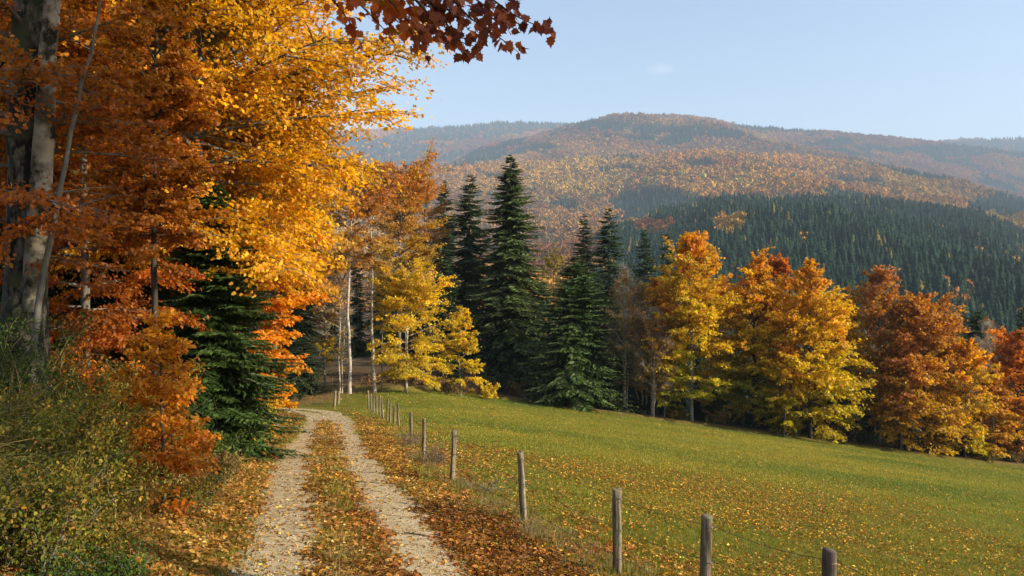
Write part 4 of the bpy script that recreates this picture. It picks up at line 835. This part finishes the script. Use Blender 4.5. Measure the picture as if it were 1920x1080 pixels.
scatter('meadow_grass', P, rot, np.stack([s, s, s], -1), rg.integers(0, 3, k), tint, g_short, kind='stuff', label='short green meadow grass on both sides of the fence', category='grass')
x, y = sample(rg, 19000, 26, 64, -.25, .92, 1.2); keep = (y < edgey(x)) & (x > -8.5); x, y = x[keep], y[keep]; pd = pathdist(x, y); m_ = pd > 2; x, y = x[m_], y[m_]; P, rot = surf(x, y, rg); k = len(x); s = rg.uniform(.7, 1.3, k)
nz = fbm(x * .12, y * .3, 33, 3); tint = np.array([1, 1, 1]) * (1 + nz[:, None] * .7) * rg.uniform(.85, 1.15, (k, 1)); tint[:, 0] *= 1.05 + .8 * nz
scatter('meadow_grass', P, rot, np.stack([s, s, s], -1), rg.integers(0, 2, k), tint, g_far, kind='stuff', label='greener far part of the meadow grass', category='grass')
# rough grass: along the fence and on the bank
x, y = sample(rg, 26000, 4.5, 48, -.68, .35, 1.5); pd = pathdist(x, y); fx_ = np.interp(y, [p[1] for p in posts], [p[0] for p in posts])
near_f = np.exp(-((x - fx_) / .45) ** 2) * (y < 48) ; bankm = sst(2.6, 5.2, -pd) * .6
keep = (rg.uniform(0, 1, len(x)) < np.maximum(near_f * .6, np.maximum(bankm, .07 * (np.abs(pd) < .35)))) & (~trackmask(x, y, pd)); x, y, pd = x[keep], y[keep], pd[keep]; P, rot = surf(x, y, rg); k = len(x); s = rg.uniform(.5, 1.2, k) * np.where(pd > 0, .8, 1.15)
scatter('rough_grass', P, rot, np.stack([s, s, s * rg.uniform(.7, 1.3, k)], -1), rg.integers(0, 4, k), np.ones((k, 3)) * rg.uniform(.7, 1.25, (k, 1)), g_tall, kind='stuff', label='longer dry and green grass along the fence and on the left bank', category='grass')
def long_tuft(seed, n, h, pal):
    r = R(seed); az = r.uniform(0, 6.28, n); ln = h * r.uniform(.5, 1.2, n); cv = r.uniform(.3, 1.3, n); s = np.linspace(0, 1, 7)[None]; th = cv[:, None] * s ** 1.2 * 1.5 + r.uniform(.05, .35, n)[:, None]
    dr = np.cumsum(np.sin(th), 1) / 7 * ln[:, None]; dz = np.cumsum(np.cos(th), 1) / 7 * ln[:, None]; P = np.stack([np.cos(az)[:, None] * dr, np.sin(az)[:, None] * dr, dz], -1) + r.normal(0, .05, (n, 1, 3)) * [1, 1, 0]
    V, Q = tubes(P, np.full((n, 7), .0045) * (1 - .8 * s), 3); return V, [Q], np.repeat(palette(pal, r.uniform(0, 1, n), r, .25), 21, axis=0)
g_long = proto_collection('long_grass', [cm('long_grass', long_tuft(s, 26, .75, [(0, (.16, .17, .03)), (.4, (.34, .29, .09)), (1, (.56, .46, .24))]), M_grass) for s in (51, 52, 53)])
x = rg.uniform(-6.2, -1.9, 2600); y = rg.uniform(4.2, 12.5, 2600); pd = pathdist(x, y); keep = (pd < -2.9 - 1.3 * rg.uniform(0, 1, 2600)) & (fbm(x * .7, y * .7, 71, 2) > -.12); x, y = x[keep], y[keep]; P, rot = surf(x, y, rg); k = len(x); s = rg.uniform(.5, 1.25, k) * np.clip((-pathdist(x, y) - 1.6) / 1.8, .35, 1.15)
scatter('long_grass', P, rot, np.stack([s, s, s], -1), rg.integers(0, 3, k), np.ones((k, 3)) * rg.uniform(.7, 1.2, (k, 1)), g_long, kind='stuff', label='long arching straw coloured grass blades among the brambles at bottom left', category='grass')
# fallen leaves: dense drifts
x, y = sample(rg, 42000, 4.5, 60, -.66, .25, 1.45); pd = pathdist(x, y); nz = fbm(x * .8, y * .8, 41, 3)
pr_ = np.where(pd < 0, sst(1.15, 1.6, -pd) * (1 - .5 * sst(5, 7, -pd)), np.interp(pd, [0, 1.1, 1.5, 2.2, 3.0, 5], [0, 0, .85, .5, .16, .0])); pr_ = np.maximum(pr_, .50 * (np.abs(pd) < .42) * (y < 36)); pr_ = pr_ * (1 + 1.6 * nz) * np.where(pd > 0, sst(46, 22, y), 1)
keep = (rg.uniform(0, 1, len(x)) < pr_); x, y, pd = x[keep], y[keep], pd[keep]; P, rot = surf(x, y, rg); k = len(x); s = rg.uniform(.75, 1.2, k) * (1 + .012 * y)
tint = np.ones((k, 3)) * rg.uniform(.6, 1.15, (k, 1)) * (1 + 1.1 * fbm(x * .9, y * .9, 91, 3))[:, None]; tint[:, 1] *= rg.uniform(.82, 1.05, k); dk = (pd > 0) & (y < 13); tint[dk] *= (.8, .62, .6)
scatter('fallen_leaves', P, rot, np.stack([s, s, s], -1), rg.integers(0, 4, k), tint, l_dense, kind='stuff', label='drifts of fallen brown leaves beside and between the wheel tracks', category='leaves')
# single leaves over meadow and tracks
x, y = sample(rg, 470000, 5, 62, -.34, .95, 1.55); pd = pathdist(x, y); nz = fbm(x * .22, y * .22, 47, 4)
dens = np.interp(y, [5, 14, 24, 36, 62], [1, 1, .75, .35, .10]) * np.clip(.62 + 2.2 * nz, .05, 1) * (1 - .35 * sst(6, 16, x - .1 * y)); dens = np.where(np.abs(pd) < 1.3, .16, dens); dens = np.where(pd < -1.3, .3, dens)
keep = (rg.uniform(0, 1, len(x)) < dens) & (y < edgey(x)); x, y = x[keep], y[keep]; P, rot = surf(x, y, rg); k = len(x); P[:, 2] += .012 + .03 * rg.uniform(0, 1, k) * (np.abs(pd[keep]) > 1.3)
rot[:, :2] += rg.normal(0, .35, (k, 2)); s = rg.uniform(.6, 1.2, k) * (1 + .014 * y)
scatter('fallen_leaves', P, rot, np.stack([s, s, s], -1), rg.integers(0, 4, k), palette(LF, rg.uniform(0, 1, k) ** 1.3, rg, .3) * (.74, .66, .55), l_single, kind='stuff', label='single fallen leaves scattered over the meadow and the tracks', category='leaves')
# gravel
def stone(seed):
    import bmesh
    b = bmesh.new(); bmesh.ops.create_icosphere(b, subdivisions=1, radius=.5); V = np.array([v.co[:] for v in b.verts]); Fc = np.array([[v.index for v in f.verts] for f in b.faces]); b.free(); V = V * R(seed).uniform(.7, 1.25, (len(V), 1)) * [1, .8, .5]; return V, [Fc], np.ones((len(V), 3))
peb = proto_collection('pebble', [cm('pebble', stone(s), M_far) for s in (31, 32, 33)])
x, y = sample(rg, 60000, 4.5, 40, -.45, .1, 1.6); pd = pathdist(x, y); keep = np.abs(np.abs(pd) - sepf(y)) < .46 * rg.uniform(.4, 1.1, len(x)); x, y = x[keep], y[keep]; P, rot = surf(x, y, rg); k = len(x); P[:, 2] += .014; s = .010 + .022 * rg.uniform(0, 1, k) ** 4
scatter('gravel', P, rot, np.stack([s, s, s], -1), rg.integers(0, 3, k), np.array([.50, .39, .25]) * rg.uniform(.55, 1.4, (k, 1)), peb, kind='stuff', label='small pale stones lying in the wheel tracks', category='gravel')
# cast shadow lines across the tracks, built as thin dark rods
for i, (px, py, ln_, an, lab) in enumerate([(700, 908, 1.1, .05, 'dark thin strip standing in for a shadow across the right wheel track, farther one'), (815, 1011, .8, -.06, 'dark thin strip standing in for a shadow across the right wheel track, nearer one')]):
    xx, yy = ray_ground(px, py); s = np.linspace(-.5, .5, 9) * ln_; r = R(850 + i); tx = xx + s * math.cos(an); ty = yy + s * math.sin(an) + r.normal(0, .01, 9); tz = ground(tx, ty) + .03
    P = np.stack([tx - xx, ty - yy, tz - gz(xx, yy)], -1); V, Q = tubes(P[None], np.linspace(.010, .004, 9)[None], 6); link('shadow_strip', make_mesh('shadow_strip', V, [Q], None, True, [M_bark_dark]), None, (xx, yy, gz(xx, yy)), label=lab, category='shadow_strip', group='shadow strips on the track')

# ------------------------------------------------------------------ haze
hm, hn, ho = mat('air_haze'); pv = hn.nodes.new('ShaderNodeVolumePrincipled'); pv.inputs['Color'].default_value = (.58, .75, 1.0, 1); pv.inputs['Density'].default_value = HAZE_DENSITY; pv.inputs['Anisotropy'].default_value = .0
hn.links.new(pv.outputs[0], ho.inputs['Volume'])
x0, x1, y0, y1, z0, z1 = -9500, 9500, -3500, 9500, -145, 1250
V = np.array([[x, y, z] for z in (z0, z1) for y in (y0, y1) for x in (x0, x1)], float)
Qb = np.array([[0, 2, 3, 1], [4, 5, 7, 6], [0, 1, 5, 4], [2, 6, 7, 3], [0, 4, 6, 2], [1, 3, 7, 5]])
link('haze', make_mesh('haze', V, [Qb], None, False, [hm]), kind='stuff')
